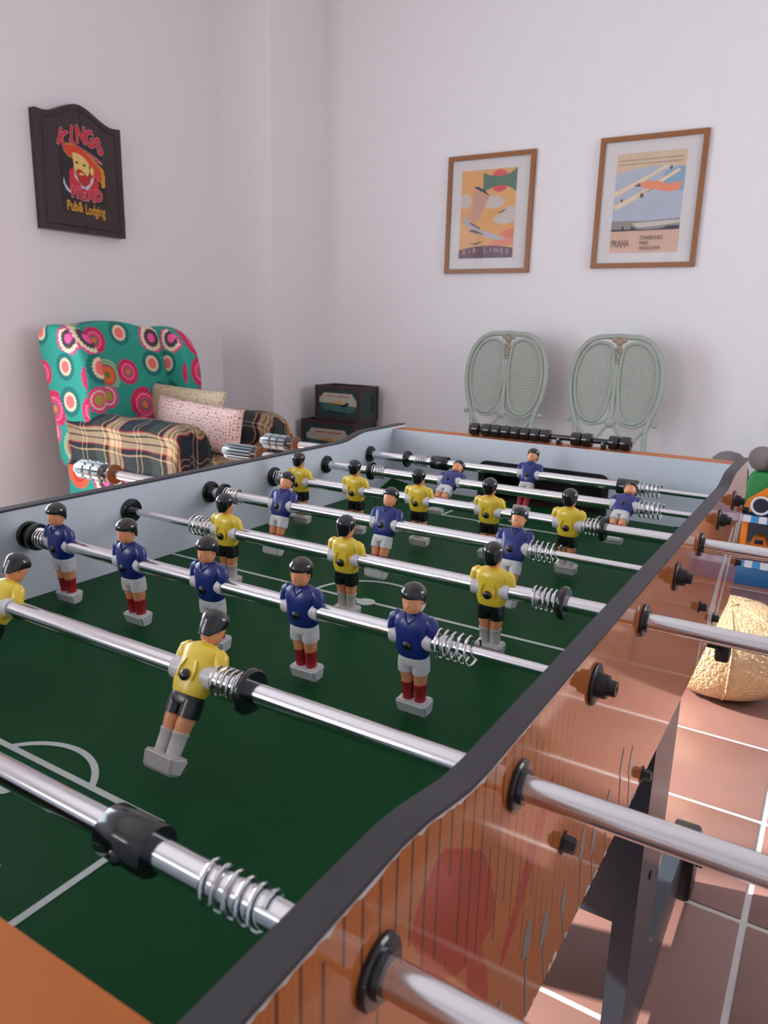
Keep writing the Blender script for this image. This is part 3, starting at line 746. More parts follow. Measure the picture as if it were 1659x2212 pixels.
for i in range(len(rows) - 1):
    for j in range(NX):
        q = [rows[i][j], rows[i + 1][j], rows[i + 1][j + 1], rows[i][j + 1]]
        f = bm.faces.new([a[0] for a in q]); f.smooth = True
        for l, a in zip(f.loops, q): l[uvl].uv = a[1]
bmesh.ops.recalc_face_normals(bm, faces=bm.faces[:])
me = bpy.data.meshes.new('tartan_blanket'); bm.to_mesh(me); bm.free(); me.materials.append(M['tartan'])
bl = inst('tartan_blanket', me); tag(bl, 'black, cream and red tartan blanket draped over the armchair arms and seat', 'blanket')
md = bl.modifiers.new('thickness', 'SOLIDIFY'); md.thickness = .006; md.offset = 1
# cushions
def spots(name, base, dot, scale, size):
    k = NT(name); o = k.obj(); x, y, z = k.sep(o)
    v = k.n('ShaderNodeTexVoronoi', voronoi_dimensions='2D'); k.put(v.inputs['Vector'], k.comb(x, z)); v.inputs['Scale'].default_value = scale; v.inputs['Randomness'].default_value = .55
    cr, cg, cb = k.sep(v.outputs['Color'])
    hit = k.math('LESS_THAN', v.outputs['Distance'], k.math('MULTIPLY_ADD', cr, size, size * .35))
    k.set(k.mix(hit, base, k.mix(cg, dot, tuple(c * .6 for c in dot[:3]) + (1,))), .9); k.bump(k.noise(o, 400, 2), .15); return k.m
M['beige_cush'] = spots('beige_speckled_cotton', srgb(206, 188, 158), srgb(140, 110, 84), 62, .17)
M['pink_cush'] = spots('pale_pink_spotted_cotton', srgb(222, 190, 182), srgb(120, 66, 62), 70, .20)
def cushion(label, mat, loc, rot, w, h, th, name='cushion'):
    n = 26; bm = bmesh.new(); top = {}; bot = {}
    for i in range(n + 1):
        for j in range(n + 1):
            u, v = 2 * i / n - 1, 2 * j / n - 1
            cu = 1 - .055 * (1 - v * v) * abs(u) ** 3; cv = 1 - .075 * (1 - u * u) * abs(v) ** 3
            x, z = u * w / 2 * cv ** 0 * (1 - .045 * (1 - v ** 4)) , v * h / 2 * (1 - .05 * (1 - u ** 4))
            t = th / 2 * ((1 - u ** 4) * (1 - v ** 4)) ** .55 * (1 + .05 * math.sin(7 * u + 3 * v))
            top[i, j] = bm.verts.new((x, -t, z))
            bot[i, j] = top[i, j] if i in (0, n) or j in (0, n) else bm.verts.new((x, t, z))
    for i in range(n):
        for j in range(n):
            bm.faces.new((top[i, j], top[i + 1, j], top[i + 1, j + 1], top[i, j + 1])).smooth = True
            bm.faces.new((bot[i, j + 1], bot[i + 1, j + 1], bot[i + 1, j], bot[i, j])).smooth = True
    me = bpy.data.meshes.new(name); bm.to_mesh(me); bm.free(); me.materials.append(mat)
    o = inst(name, me, None, loc, rot); tag(o, label, 'cushion'); return o
cushion('beige speckled cushion leaning against the far wing of the armchair', M['beige_cush'], (-1.920, 2.548, .580), (-.10, .03, .0), .52, .27, .085)
cushion('pale pink cushion with dark spots standing on the armchair seat', M['pink_cush'], (-1.695, 2.405, .556), (-.12, .06, .0), .54, .225, .10)

# ------------------------------------------------------------------ pub dartboard cabinet on the left wall
M['mahog'] = simple('dark_mahogany', (0.028, 0.013, 0.014, 1), 0.42, vary=.15, scale=30)
M['mahog2'] = simple('dark_mahogany_panel', (0.034, 0.016, 0.018, 1), 0.38, vary=.12, scale=30)
M['p_red'] = simple('red_paint', srgb(196, 30, 48), .5); M['p_pinkline'] = simple('pink_outline_paint', srgb(190, 130, 140), .5)
M['p_orange'] = simple('orange_red_paint', srgb(205, 62, 28), .5); M['p_face'] = simple('pale_yellow_paint', srgb(222, 190, 112), .5)
M['p_gold'] = simple('gold_paint', srgb(200, 142, 28), .5); M['p_beard'] = simple('red_beard_paint', srgb(176, 28, 20), .5)
M['p_lilac'] = simple('lilac_white_paint', srgb(190, 190, 205), .5); M['p_dark'] = simple('dark_line_paint', srgb(70, 44, 26), .5)
M['p_green'] = simple('dark_green_paint', srgb(24, 24, 28), .5)
cab = thing('dartboard_cabinet', 'dark wooden pub dartboard cabinet with a painted bearded king on the wall', 'cabinet', (XL, 2.413, 1.412), PI / 2)
CW, CD = .228, .045
def cab_top(x):
    u = abs(x + .006) / CW; return .494 + .062 * (1 - min(1, u / .82)) ** 2 * (1 + 2 * min(1, u / .82)) if u < .82 else .494 + .004 * ((u - .82) / .18)
tops_c = [(-CW + 2 * CW * i / 40) for i in range(41)]
pr = [(x, cab_top(x)) for x in tops_c]
b = B(); b.prism([(x, -.020, z) for x, z in pr] + [(CW, -.020, 0), (-CW, -.020, 0)], (0, .0195, 0)); b.obj('case', M['mahog'], cab)
for s in (-1, 1):       # two doors
    xs = [x for x in tops_c if (x <= 0.001 if s < 0 else x >= -.001)]
    b = B(); P = [(x, cab_top(x)) for x in xs]
    P = [(max(min(x, CW), -CW) if abs(x) > .001 else s * .0008, z) for x, z in P]
    b.prism([(x, -CD, z) for x, z in P] + [(P[-1][0], -CD, 0), (P[0][0], -CD, 0)], (0, .024, 0)); dr = b.obj('door', M['mahog2'], cab)
    ins = .026; Q = [(s * .002, cab_top(0) - ins)] + [(x, cab_top(x) - ins) for x in (xs if s > 0 else xs[::-1]) if .004 < abs(x) < CW - ins] + [(s * (CW - ins), ins), (s * .002, ins)]
    B().tube([(x, -CD - .0005, z) for x, z in Q], .0035, n=6, closed=False).obj('moulding', M['mahog'], dr)
    B().cyl((s * CW, -CD + .004, .06), (s * CW, -CD + .004, .10), .004, n=10).obj('hinge', M['mahog'], dr)
yo = -CD - .0010
art = decal('painted_emblem', [(-.120, .085), (.115, .085), (.115, .44), (-.120, .44)], M['p_green'], cab, yo)
E0 = lambda nm, pts, m, d: decal(nm, pts, M[m], art, yo - d)
arcf = lambda u: (-.030 * u * u, .30 * u)
text('kings_outline', 'KINGS', .098, M['p_pinkline'], art, -.002, .425, yo - .0008, bold=.0062, sx=.72, arc=(.050, arcf))
text('kings_lettering', 'KINGS', .098, M['p_red'], art, -.002, .425, yo - .0016, bold=.0026, sx=.72, arc=(.050, arcf))
E0('swash_outline', [(-.055, .405), (-.020, .378), (.035, .362), (.085, .342), (.108, .330), (.112, .318), (.085, .326), (.030, .350), (-.030, .366), (-.070, .395)], 'p_pinkline', .0006)
E0('swash', [(-.055, .400), (-.020, .374), (.035, .358), (.085, .337), (.104, .326), (.085, .330), (.030, .354), (-.030, .370), (-.066, .394)], 'p_red', .0012)
E0('hat_outline', [(-.103, .365), (-.080, .382), (-.030, .380), (.030, .355), (.085, .318), (.112, .285), (.108, .240), (.060, .250), (.045, .300), (-.040, .318), (-.075, .325), (-.098, .345)], 'p_gold', .0008)
E0('hat', [(-.098, .362), (-.078, .376), (-.030, .374), (.028, .349), (.080, .312), (.106, .280), (.102, .246), (.062, .254), (.046, .304), (-.040, .322), (-.074, .330), (-.093, .346)], 'p_orange', .0014)
E0('feather', [(.082, .318), (.112, .300), (.120, .270), (.118, .222), (.098, .215), (.094, .240), (.104, .252), (.098, .288)], 'p_gold', .0020)
E0('coat', [(-.075, .268), (-.050, .285), (.060, .262), (.085, .235), (.075, .175), (-.080, .170), (-.078, .225)], 'p_red', .0008)
E0('collar', [(-.052, .280), (-.046, .255), (-.020, .236), (.010, .232), (.040, .246), (.060, .262), (.050, .230), (.020, .195), (-.012, .190), (-.022, .218), (-.050, .240)], 'p_lilac', .0014)
E0('face', [(-.055, .345), (-.030, .348), (.010, .334), (.032, .312), (.034, .275), (.020, .252), (-.010, .242), (-.038, .252), (-.050, .282)], 'p_face', .0020)
E0('ear', oval(.047, .281, .011, .019, 12), 'p_face', .0026)
E0('beard', [(-.040, .268), (-.030, .280), (-.008, .276), (.010, .262), (.022, .252), (.034, .270), (.042, .258), (.030, .222), (.004, .206), (-.020, .214), (-.034, .236)], 'p_beard', .0026)
E0('mouth', [(-.026, .262), (-.012, .266), (.004, .258), (-.008, .254), (-.024, .255)], 'p_face', .0032)
for x, z in ((-.034, .306), (.006, .300)): E0('eye', oval(x, z, .008, .005, 10), 'p_dark', .0030)
E0('horn', [(-.108, .232), (-.100, .205), (-.085, .186), (-.070, .178), (-.078, .168), (-.098, .180), (-.112, .208)], 'p_lilac', .0012)
text('head_outline', 'HEAD', .066, M['p_pinkline'], art, .012, .168, yo - .0018, bold=.0056, sx=.86, arc=(.043, lambda u: (.006 * u * u, -.06)))
text('head_lettering', 'HEAD', .066, M['p_red'], art, .012, .168, yo - .0026, bold=.0024, sx=.86, arc=(.043, lambda u: (.006 * u * u, -.06)))
text('pub_lettering', 'Pub&', .062, M['p_gold'], art, -.058, .112, yo - .0012, bold=.0018, sx=.66)
text('lodging_lettering', 'Lodging', .062, M['p_gold'], art, .054, .106, yo - .0012, bold=.0016, sx=.58)

# ------------------------------------------------------------------ framed travel posters on the back wall
M['frame'] = simple('honey_brown_frame', (0.27, 0.095, 0.022, 1), 0.4, vary=.15, scale=40)
M['mount'] = simple('white_picture_mount', (0.62, 0.59, 0.58, 1), 0.8, vary=.02)
pc = lambda n, r, g, b_: M.setdefault(n, simple(n, srgb(r, g, b_), .7, vary=.05, scale=25))
pc('print_orange', 216, 160, 104); pc('print_rose', 214, 130, 104); pc('print_green', 92, 118, 100); pc('print_redsun', 206, 88, 92); pc('print_plum', 100, 74, 84)
pc('print_plumtext', 184, 132, 146); pc('print_cloud', 196, 184, 176); pc('print_wing', 196, 150, 132); pc('print_navy', 66, 66, 84); pc('print_fus', 176, 168, 172)
pc('print_sky', 170, 176, 190); pc('print_sky2', 132, 160, 184); pc('print_sand', 204, 178, 152); pc('print_cream', 220, 196, 164); pc('print_coral', 224, 138, 104)
pc('print_grey', 128, 130, 146); pc('print_pinkband', 206, 168, 150); pc('print_text', 128, 108, 100); pc('print_brown', 110, 92, 84); pc('print_sandtext', 168, 144, 124)
pc('print_greentext', 128, 138, 132)
FW, FH = .491, .597
def framed(label, x0, z0, rect):
    t = thing('framed_poster', label, 'poster', (x0 + FW / 2, YB, z0)); fwid = .023; d = .020
    for nm, pts in (('top', [(-FW / 2, FH), (FW / 2, FH), (FW / 2 - fwid, FH - fwid), (-FW / 2 + fwid, FH - fwid)]), ('bot', [(-FW / 2, 0), (FW / 2, 0), (FW / 2 - fwid, fwid), (-FW / 2 + fwid, fwid)]),
                    ('l', [(-FW / 2, 0), (-FW / 2 + fwid, fwid), (-FW / 2 + fwid, FH - fwid), (-FW / 2, FH)]), ('r', [(FW / 2, 0), (FW / 2 - fwid, fwid), (FW / 2 - fwid, FH - fwid), (FW / 2, FH)])):
        b = B(); b.prism([(x, -d, z) for x, z in pts], (0, d - .0005, 0)); b.obj('frame_bar', M['frame'], t)
    decal('mount', [(-FW / 2 + fwid, fwid), (FW / 2 - fwid, fwid), (FW / 2 - fwid, FH - fwid), (-FW / 2 + fwid, FH - fwid)], M['mount'], t, -.008, .004)
    B().box(-FW / 2 + fwid, FW / 2 - fwid, -.0150, -.0140, fwid, FH - fwid).obj('glass_pane', M['picture_glass'], t)
    xa, xb, za, zb = rect
    return t, (lambda u, v: (xa + (xb - xa) * u, za + (zb - za) * v)), (xb - xa), (zb - za)
def prints(t, W, base, items):
    y = -.0084
    pr = decal('print', [W(0, 0), W(1, 0), W(1, 1), W(0, 1)], M[base], t, y)
    for i, (nm, pts, m) in enumerate(items):
        decal(nm, [W(*p) for p in pts], M[m], pr, y - .0004 - .00009 * i, .0003)
    return pr
t, W, pw, ph = framed('framed poster of a pale propeller plane on orange sky lettered AIR LINES', -1.207, 1.3128, (-.165, .150, .078, .522))
ov = lambda cx, cy, rx, ry, n=18: oval(cx, cy, rx, ry, n)
pr1 = prints(t, W, 'print_orange', [
    ('sky_tint', [(.55, .14), (1, .14), (1, .34), (.80, .30)], 'print_rose'),
    ('red_sun', ov(.70, .865, .17, .125), 'print_redsun'),
    ('banner', [(.40, .965), (.47, .945), (.58, .920), (.70, .915), (.84, .930), (.93, .960), (1, 1), (1, .735), (.92, .775), (.82, .805), (.70, .815), (.58, .800), (.48, .770), (.40, .745)], 'print_green'),
    ('cloud', [(max(0, x), z) for x, z in ov(.07, .66, .13, .085)], 'print_cloud'), ('cloud', ov(.60, .63, .20, .072), 'print_cloud'), ('cloud', [(min(1, x), z) for x, z in ov(.82, .44, .20, .060)], 'print_cloud'), ('cloud', [(min(1, x), z) for x, z in ov(.90, .52, .12, .06)], 'print_cloud'),
    ('upper_wing', [(.24, .78), (.52, .70), (.50, .66), (.36, .46), (.30, .40), (.18, .44), (.22, .56)], 'print_wing'),
    ('wing_tip', [(.24, .815), (.32, .812), (.42, .775), (.54, .705), (.50, .715), (.38, .755), (.26, .798)], 'print_navy'),
    ('fuselage', [(.05, .47), (.10, .49), (.20, .41), (.34, .35), (.58, .285), (.84, .23), (.80, .20), (.62, .215), (.38, .265), (.22, .335), (.08, .40)], 'print_fus'),
    ('engine', [(.20, .415), (.39, .345), (.38, .330), (.19, .400)], 'print_plum'), ('engine', [(.18, .325), (.26, .335), (.48, .265), (.34, .285), (.20, .305)], 'print_brown'),
    ('bird', [(.66, .520), (.76, .525), (.86, .550), (.78, .535), (.75, .510)], 'print_brown'), ('bird', [(.16, .165), (.33, .180), (.48, .200), (.37, .170), (.33, .155)], 'print_brown'),
    ('footer', [(0, 0), (1, 0), (1, .105), (.88, .125), (.70, .138), (.50, .142), (.30, .135), (.12, .115), (0, .095)], 'print_plum')])
text('airlines_lettering', 'AIR LINES', .034, M['print_plumtext'], pr1, W(.5, 0)[0], W(0, .090)[1], -.0102, bold=.0008, sx=1.0, arc=(.0315, lambda u: (-.010 * u * u, .12 * u)))
t, W, pw, ph = framed('framed poster of an orange biplane over a grey skyline lettered PRAHA', -.387, 1.328, (-.160, .158, .070, .520))
pr2 = prints(t, W, 'print_sky', [
    ('sky_blue', [(.62, .62), (1, .60), (1, .86), (.72, .80)], 'print_sky2'),
    ('header', [(0, 1), (1, 1), (1, .835), (.84, .850), (.60, .860), (.40, .852), (.20, .828), (0, .79)], 'print_sand'),
    ('upper_wing', [(0, .625), (.30, .715), (.55, .800), (.72, .862), (.78, .850), (.60, .785), (.36, .690), (0, .570)], 'print_cream'),
    ('lower_wing', [(0, .480), (.20, .545), (.46, .640), (.70, .740), (.90, .822), (.94, .800), (.70, .700), (.48, .600), (.22, .500), (.04, .440)], 'print_cream'),
    ('fuselage', [(.36, .675), (.42, .715), (.60, .715), (.78, .675), (.92, .690), (.97, .700), (.96, .640), (.92, .605), (.78, .600), (.60, .628), (.46, .640)], 'print_coral'),
    ('nose', [(.28, .675), (.37, .705), (.38, .660)], 'print_brown'), ('wheel', ov(.41, .575, .030, .026), 'print_brown'), ('strut', [(.45, .61), (.56, .635), (.55, .625), (.44, .600)], 'print_brown'),
    ('marking', ov(.12, .535, .022, .016), 'print_brown'), ('marking', ov(.80, .832, .018, .02), 'print_brown'),
    ('haze', [(0, .33), (.5, .320), (1, .335), (1, .225), (0, .225)], 'print_grey'), ('mist', [(.30, .300), (1, .322), (1, .290), (.62, .262), (.40, .255)], 'print_cloud'),
    ('skyline', [(0, .222), (1, .222), (1, .265), (.82, .262), (.78, .245), (.56, .232), (.40, .236), (.30, .270), (.28, .238), (.20, .240), (.17, .285), (.15, .240), (0, .246)], 'print_navy'),
    ('footer', [(0, 0), (1, 0), (1, .225), (0, .222)], 'print_pinkband')] +
    [('header_rule', [(.04, z), (.96, z + .004), (.96, z + .014), (.04, z + .010)], 'print_sandtext') for z in (.925, .885)])
ty = -.0110
text('praha_lettering', 'PRAHA', .044, M['print_text'], pr2, W(.155, 0)[0], W(0, .092)[1], ty, bold=.0012, sx=.62)
for s_, v in (('STRASBOURG', .148), ('PARIS', .095), ('WARSZAWA', .042)):
    text('city_lettering', s_, .026, M['print_text'], pr2, W(.445, 0)[0], W(0, v)[1], ty, bold=.0004, sx=.66, align='LEFT')

# ------------------------------------------------------------------ painted crates in the corner
M['crate_red'] = simple('dark_red_wood', (0.050, 0.018, 0.018, 1), .5, vary=.15, scale=30); M['crate_green'] = simple('bottle_green_wood', (0.014, 0.036, 0.034, 1), .5, vary=.15, scale=30)
M['label_paper'] = simple('aged_label', srgb(172, 166, 152), .7); M['label_red'] = simple('label_red_script', srgb(160, 92, 92), .7)
M['label_teal'] = simple('label_teal', srgb(50, 92, 88), .7); M['label_amber'] = simple('label_amber', srgb(186, 142, 84), .7); M['label_dark'] = simple('label_dark', srgb(28, 30, 26), .7)
def crate(label, x0, x1, y0, y1, z0, z1, lab=True):
    cx_ = (x0 + x1) / 2; t = thing('storage_crate', label, 'crate', (cx_, y0, z0)); w_, d_, h_ = (x1 - x0) / 2, y1 - y0, z1 - z0; e = .016
    b = B(); b.box(-w_ + .004, w_ - .004, .004, .014, .004, h_ - .004); b.box(-w_ + .004, w_ - .004, d_ - .014, d_ - .004, .004, h_ - .004)
    b.box(-w_ + .004, -w_ + .014, .014, d_ - .014, .004, h_ - .004); b.box(w_ - .014, w_ - .004, .014, d_ - .014, .004, h_ - .004)
    b.box(-w_ + .014, w_ - .014, .014, d_ - .014, .004, .012); b.obj('body', M['crate_green'], t)
    b = B()
    for x in (-w_, w_ - e):
        for y in (0, d_ - e): b.box(x, x + e, y, y + e, 0, h_)
    for z in (0, h_ - e):
        for y in (0, d_ - e): b.box(-w_ + e, w_ - e, y, y + e, z, z + e)
        for x in (-w_, w_ - e): b.box(x, x + e, e, d_ - e, z, z + e)
    b.obj('corner_frame', M['crate_red'], t)
    b = B(); P = [(0, -.035), (.006, -.045), (.006, .045), (0, .035)]
    b.tube([(w_ - .004 + .001, d_ / 2 + .012 * math.cos(a) + .03, h_ / 2 + .050 * math.sin(a)) for a in [-1.2 + 2.4 * i / 10 for i in range(11)]], .006, n=8)
    b.obj('handle_slot', M['label_dark'], t)
    W_ = lambda u, v: (-w_ + 2 * w_ * u, h_ * v); yl = .004
    lb = decal('label', [W_(*p) for p in ((.10, .52), (.10, .66), (.14, .68), (.20, .80), (.82, .80), (.87, .68), (.92, .62), (.92, .45), (.80, .36), (.25, .38))], M['label_paper'], t, yl - .0012, .001)
    for nm, pts, m in (('landscape', [(.10, .52), (.92, .45), (.88, .30), (.70, .22), (.30, .22), (.14, .40)], 'label_teal'), ('sunset', [(.32, .52), (.58, .60), (.66, .50), (.62, .46), (.34, .48)], 'label_amber'),
                       ('silhouette', [(.58, .46), (.66, .49), (.70, .55), (.76, .54), (.72, .44), (.60, .43)], 'label_dark'), ('water', [(.26, .28), (.72, .25), (.70, .22), (.30, .24)], 'label_paper'),
                       ('script', [(.26, .72), (.46, .725), (.46, .695), (.26, .69)], 'label_red'), ('script', [(.50, .725), (.76, .73), (.76, .69), (.50, .69)], 'label_red')):
        decal(nm, [W_(*p) for p in pts], M[m], lb, yl - .0018, .0006)
    return t
crate('dark green crate with red corners, topmost of the corner stack', -1.909, -1.586, 3.58, 3.785, .468, .672)
crate('dark green crate with red corners, middle of the corner stack', -1.985, -1.600, 3.545, 3.795, .234, .4675)
crate('dark green crate with red corners, lowest of the corner stack on the floor', -1.990, -1.595, 3.545, 3.795, 0.0, .2335)

# ------------------------------------------------------------------ cane-backed chairs
M['sage'] = simple('sage_green_paint', (0.33, 0.365, 0.315, 1), .55, vary=.05, scale=30); M['carve'] = simple('worn_brown_carving', (0.34, 0.27, 0.19, 1), .6, vary=.2, scale=60)
M['cane'] = simple('sage_cane', (0.33, 0.36, 0.31, 1), .65, vary=.06)
def inside(p, poly):
    x, y = p; c = False; n = len(poly)
    for i in range(n):
        (x1, y1), (x2, y2) = poly[i], poly[i - 1]
        if (y1 > y) != (y2 > y) and x < (x2 - x1) * (y - y1) / (y2 - y1) + x1: c = not c
    return c
def spans(poly, v, axis):
    """intervals of the polygon along a grid line"""
    hits = []; n = len(poly)
    for i in range(n):
        a, c = poly[i], poly[i - 1]
        if (a[axis] > v) != (c[axis] > v): t_ = (v - a[axis]) / (c[axis] - a[axis]); hits.append(a[1 - axis] + (c[1 - axis] - a[1 - axis]) * t_)
    hits.sort(); return list(zip(hits[::2], hits[1::2]))
def cane_chair():
    t = thing('cane_chair', '', 'chair', (0, 0, 0)); rk = lambda z: .10 * (z - .45)
    V3 = lambda P, dy=0.0: [(x, dy + rk(z), z) for x, z in P]
    Lh = [(0, 1.003), (-.045, .999), (-.095, .996), (-.150, .972), (-.192, .915), (-.214, .835), (-.216, .755), (-.203, .680), (-.182, .620), (-.168, .560), (-.170, .480), (-.172, .43)]
    full = Lh[::-1] + [(-x, z) for x, z in Lh[1:]]
    B().tube(smooth_path(V3(full), 5), .0125, n=10).obj('back_frame', M['sage'], t)
    for s in (-1, 1):
        poly = [(s * x, z) for x, z in ((-.022, .930), (-.045, .962), (-.092, .972), (-.140, .950), (-.176, .900), (-.194, .830), (-.194, .755), (-.180, .685), (-.152, .628), (-.110, .598), (-.066, .606), (-.036, .650), (-.020, .730), (-.014, .830))]
        sp = [(v.x, v.y) for v in smooth_path([(x, z, 0) for x, z in poly], 4, True)]
        rim = B().tube(V3(sp, -.004), .0080, n=8, closed=True).obj('panel_rim', M['sage'], t)
        b = B(); pit = .0150; hw = .0051
        z = .60
        while z < .975:
            for a, c in spans(sp, z, 1): b.box(a, c, rk(z) - .0010, rk(z) + .0002, z - hw, z + hw)
            z += pit
        x = -.20
        while x < .20:
            for a, c in spans(sp, x, 0):
                v = [b.bm.verts.new(p) for p in ((x - hw, rk(a) + .0008, a), (x + hw, rk(a) + .0008, a), (x + hw, rk(c) + .0008, c), (x - hw, rk(c) + .0008, c))]
                u = [b.bm.verts.new(q.co + Vector((0, .0012, 0))) for q in v]
                b.bm.faces.new(v); b.bm.faces.new(u[::-1])
                for i in range(4): b.bm.faces.new((v[i], u[i], u[(i + 1) % 4], v[(i + 1) % 4]))
            x += pit
        b.obj('cane_panel', M['cane'], t)
        B().tube(smooth_path(V3([(s * .012, .585), (s * .040, .548), (s * .075, .492), (s * .085, .445)]), 5), .0085, n=8).obj('back_scroll', M['sage'], t)
        B().tube(smooth_path(V3([(s * .176, .600), (s * .150, .560), (s * .120, .512), (s * .100, .450)]), 5), .0085, n=8).obj('back_scroll', M['sage'], t)
        B().tube(smooth_path(V3([(s * .168, .612), (s * .110, .582), (s * .055, .590), (s * .018, .606)]), 5), .0075, n=8).obj('back_scroll', M['sage'], t)
        b = B(); b.ell((s * .206, rk(.6), .598), .013, .012, .013, 12, 8); b.cyl((s * .180, rk(.6), .598), (s * .20, rk(.6), .598), .006, n=8); b.obj('side_knob', M['sage'], t)
    B().tube(V3([(0, .965), (0, .86), (0, .74), (0, .625)]), lambda q: .010 + .004 * q, n=10).obj('centre_rail', M['sage'], t)
    b = B()
    for x, z, r in ((0, .975, .020), (-.022, .985, .015), (.022, .985, .015), (0, .945, .016), (-.010, .925, .011), (.010, .930, .011), (0, .900, .012), (.004, .880, .009)): b.ell((x, rk(z) - .008, z), r, .010, r * .9, 10, 6)
    b.obj('crest_carving', M['carve'], t)
    b = B(); b.ell((0, -.004 + rk(.6), .600), .026, .015, .030, 14, 8); b.ell((0, -.006 + rk(.6), .628), .016, .012, .024, 12, 8); b.obj('boss', M['sage'], t)
    seat = [(-.185, 0.02), (-.215, -.20), (-.205, -.36), (-.12, -.42), (0, -.435), (.12, -.42), (.205, -.36), (.215, -.20), (.185, .02)]
    b = B(); b.prism([(v.x, v.y, .395) for v in smooth_path([(x, y, 0) for x, y in seat], 4)], (0, 0, .05)); b.obj('seat', M['sage'], t)
    for x, y in ((-.165, 0), (.165, 0), (-.18, -.36), (.18, -.36)):
        bend = -.02 if y else .03
        B().tube(smooth_path([(x, y, .40), (x * 1.03, y + bend * .2, .26), (x * 1.0, y + bend * .6, .12), (x * 1.03, y + bend, .001)], 5), lambda q: .021 - .010 * q, n=10).obj('leg', M['sage'], t)
    return t
def dup(root, loc):
    r = root.copy(); C.objects.link(r); r.location = loc
    for ch in list(root.children):
        c = ch.copy(); C.objects.link(c); c.parent = r
        for g in ch.children:
            d = g.copy(); C.objects.link(d); d.parent = c
    return r
ch1 = cane_chair(); ch2 = dup(ch1, (-.153, 3.59, 0)); ch1.location = (-.717, 3.59, 0)
for o, lab in ((ch1, 'sage green cane-backed chair against the wall below the AIR LINES poster'), (ch2, 'sage green cane-backed chair against the wall below the PRAHA poster')):
    o['label'] = lab; o['group'] = 'cane-backed chairs along the back wall'

# ------------------------------------------------------------------ gold pouf
def gold():
    k = NT('crackled_gold_leather'); o = k.obj()
    v = k.n('ShaderNodeTexVoronoi', feature='DISTANCE_TO_EDGE'); k.put(v.inputs['Vector'], o); v.inputs['Scale'].default_value = 75
    nz = k.noise(o, 60, 3); h = k.math('ADD', k.math('MINIMUM', v.outputs['Distance'], .22), k.math('MULTIPLY', nz, .35))
    k.set(k.mix(nz, (0.52, 0.34, 0.17, 1), (0.82, 0.60, 0.35, 1)), .22, metal=.30); k.bump(h, 1.0, .007); return k.m
M['gold'] = gold()
pf_ = thing('pouf', 'round crackled gold leather pouf on the tiled floor', 'pouf', (.600, 2.235, 0))
prof = []
for i in range(25):
    a = -PI / 2 + PI * i / 24
    ca, sa = math.cos(a), math.sin(a); prof.append((.130 + .130 * math.copysign(abs(sa) ** .85, sa), max(.004, .200 * abs(ca) ** .62)))
B().lathe(prof, axis='Z', n=48).obj('cover', M['gold'], pf_)
for i in range(8):
    a = 2 * PI * i / 8 + .2; P = [(math.cos(a) * (r + .001), math.sin(a) * (r + .001), z) for z, r in prof[3:-1]]
    B().tube(P, .0022, n=6).obj('seam', M['gold'], pf_)
B().lathe([(prof[-1][0] - .004, .022), (prof[-1][0] + .003, .020), (prof[-1][0] + .005, .010)], axis='Z', n=20).obj('button', M['gold'], pf_)

# ------------------------------------------------------------------ toys by the back wall
tc = lambda n, c, r=.4: M.setdefault(n, simple(n, c, r, coat=.2, vary=.05))
tc('toy_blue', srgb(28, 92, 140)); tc('toy_lblue', srgb(70, 150, 205)); tc('toy_white', srgb(225, 222, 225)); tc('toy_orange', srgb(238, 128, 24)); tc('toy_green', srgb(20, 130, 62)); tc('toy_grey', srgb(84, 84, 94))
tc('toy_navy', srgb(22, 30, 56)); M['plush'] = simple('grey_plush', srgb(128, 118, 118), .95, vary=.1, scale=120, bump=.5); M['plush2'] = simple('pale_plush', srgb(190, 186, 184), .95, vary=.1, scale=120, bump=.5)
g = thing('toy_garage', 'blue two-storey toy garage with blue and white chequered edges', 'toy garage', (.72, 3.30, 0))
lx = lambda x: x - .72
B().box(lx(.42), lx(1.02), .0, .32, 0, .078, bev=.006).obj('base', M['toy_blue'], g)
B().box(lx(.42), lx(1.02), .004, .32, .278, .298, bev=.003).obj('deck', M['toy_blue'], g)
B().box(lx(.42), lx(1.02), .004, .32, .0785, .108).obj('lower_deck', M['toy_grey'], g)
B().box(lx(.42), lx(1.02), .300, .320, .1085, .2775).obj('rear_panel', M['toy_grey'], g)
for z0, z1, off in ((.079, .108, 0), (.272, .300, 1)):
    for i in range(20):
        B().box(lx(.42 + .03 * i), lx(.45 + .03 * i) - .0005, -.004, .0035, z0, z1).obj('chequer_tile', M['toy_lblue'] if (i + off) % 2 else M['toy_white'], g)
for x in (.50, .97): B().box(lx(x), lx(x + .032), .01, .045, .1085, .2715, bev=.006).obj('pillar', M['toy_orange'], g)
cr = thing('toy_car', 'small orange toy car parked on the lower deck of the toy garage', 'toy car', (.572, 3.42, .1085))
b = B(); puff(b, c2([(-.05, .012), (-.052, .04), (-.03, .05), (-.018, .082), (.02, .085), (.038, .05), (.055, .042), (.055, .012)], 3), -.03, .03, lambda p, q, a: (p, a, q), .008); b.obj('body', M['toy_orange'], cr)
B().box(-.014, .022, -.0315, .0315, .052, .074, bev=.004).obj('window', M['toy_navy'], cr)
for x in (-.032, .034):
    for y in (-.031, .025): B().cyl((x, y, .013), (x, y + .007, .013), .013, n=18).obj('wheel', M['black'], cr)
tr = thing('toy_truck', 'green toy truck with orange loading arm on top of the toy garage', 'toy truck', (.60, 3.40, .300))
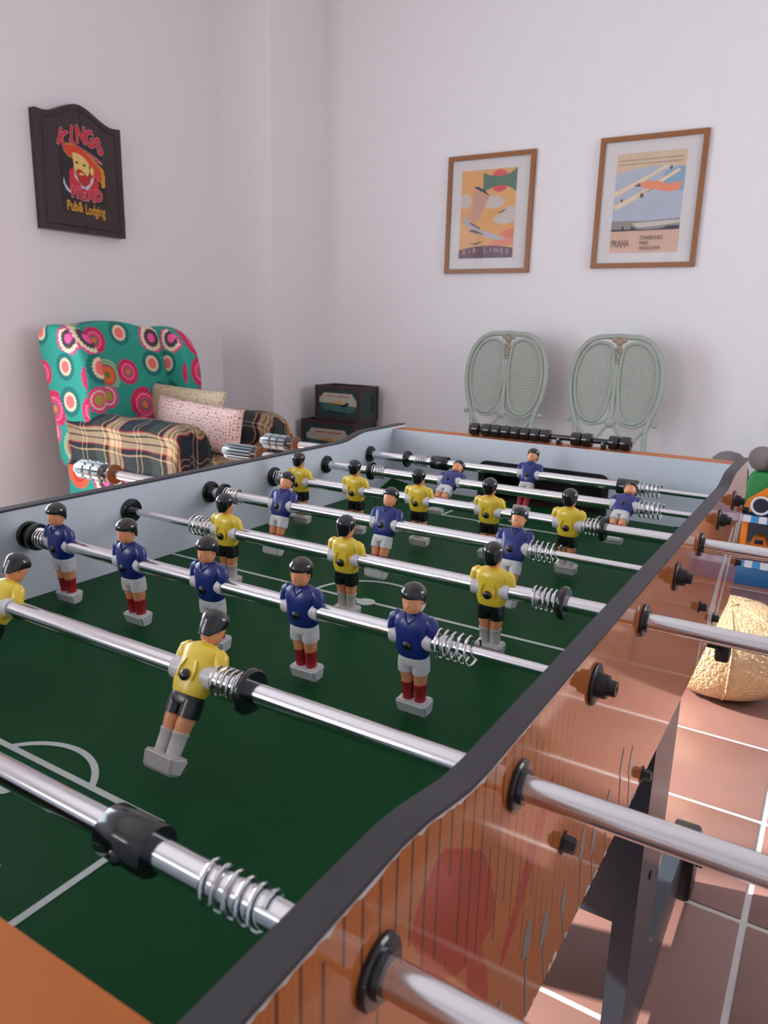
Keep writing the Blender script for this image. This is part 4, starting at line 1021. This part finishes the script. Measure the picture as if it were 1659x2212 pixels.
b = B(); puff(b, c2([(-.105, .030), (-.105, .10), (-.085, .168), (.00, .172), (.09, .165), (.12, .10), (.12, .030)], 3), -.045, .045, lambda p, q, a: (p, a, q), .014); b.obj('cab', M['toy_green'], tr)
B().box(-.10, .13, -.05, .05, .012, .030, bev=.004).obj('chassis', M['toy_orange'], tr)
b = B(); b.prism([(x, -.075, z) for x, z in ((-.100, .010), (-.070, .010), (.060, .122), (.075, .160), (.020, .150), (-.085, .062))], (0, .022, 0)); b.obj('loading_arm', M['toy_orange'], tr)
for x in (-.030, .085):
    wl = B().cyl((x, -.082, .046), (x, -.104, .046), .036, n=26).obj('wheel', M['toy_navy'], tr)
    B().tube([(x + .035 * math.cos(2 * PI * i / 28), -.103, .046 + .035 * math.sin(2 * PI * i / 28)) for i in range(28)], .005, n=8, closed=True).obj('tyre_ring', M['toy_white'], wl)
for x in (-.030, .085): B().cyl((x, .060, .036), (x, .085, .036), .036, n=24).obj('wheel', M['toy_navy'], tr)
B().box(-.05, .10, -.085, .065, .030, .036).obj('axle', M['toy_grey'], tr)
ps = thing('plush_toy', 'grey plush toy with two round pale-rimmed ears lying on the green toy truck', 'plush toy', (.585, 3.40, .4725))
b = B(); b.ell((-.045, 0, .052), .052, .045, .052, 20, 12); b.obj('ear', M['plush'], ps)
b = B(); b.ell((.035, -.02, .050), .048, .045, .050, 20, 12); b.obj('ear', M['plush2'], ps)
b = B(); b.ell((.0, .045, .045), .06, .04, .045, 18, 10); b.obj('body', M['plush'], ps)
p2 = thing('plush_toy', 'grey long-backed plush toy slumped on the toy garage deck beside the truck', 'plush toy', (.405, 3.50, .2985))
b = B(); b.rings([superring(0, 0, z, rx, ry, 20, 2.1) for z, rx, ry in ((0, .05, .05), (.01, .075, .07), (.08, .088, .075), (.15, .084, .065), (.198, .068, .055), (.222, .042, .035), (.230, .012, .01))]); b.obj('body', M['plush'], p2)
for s in (-1, 1): b = B(); b.ell((s * .045, -.062, .05), .026, .035, .024, 12, 8); b.obj('paw', M['plush'], p2)
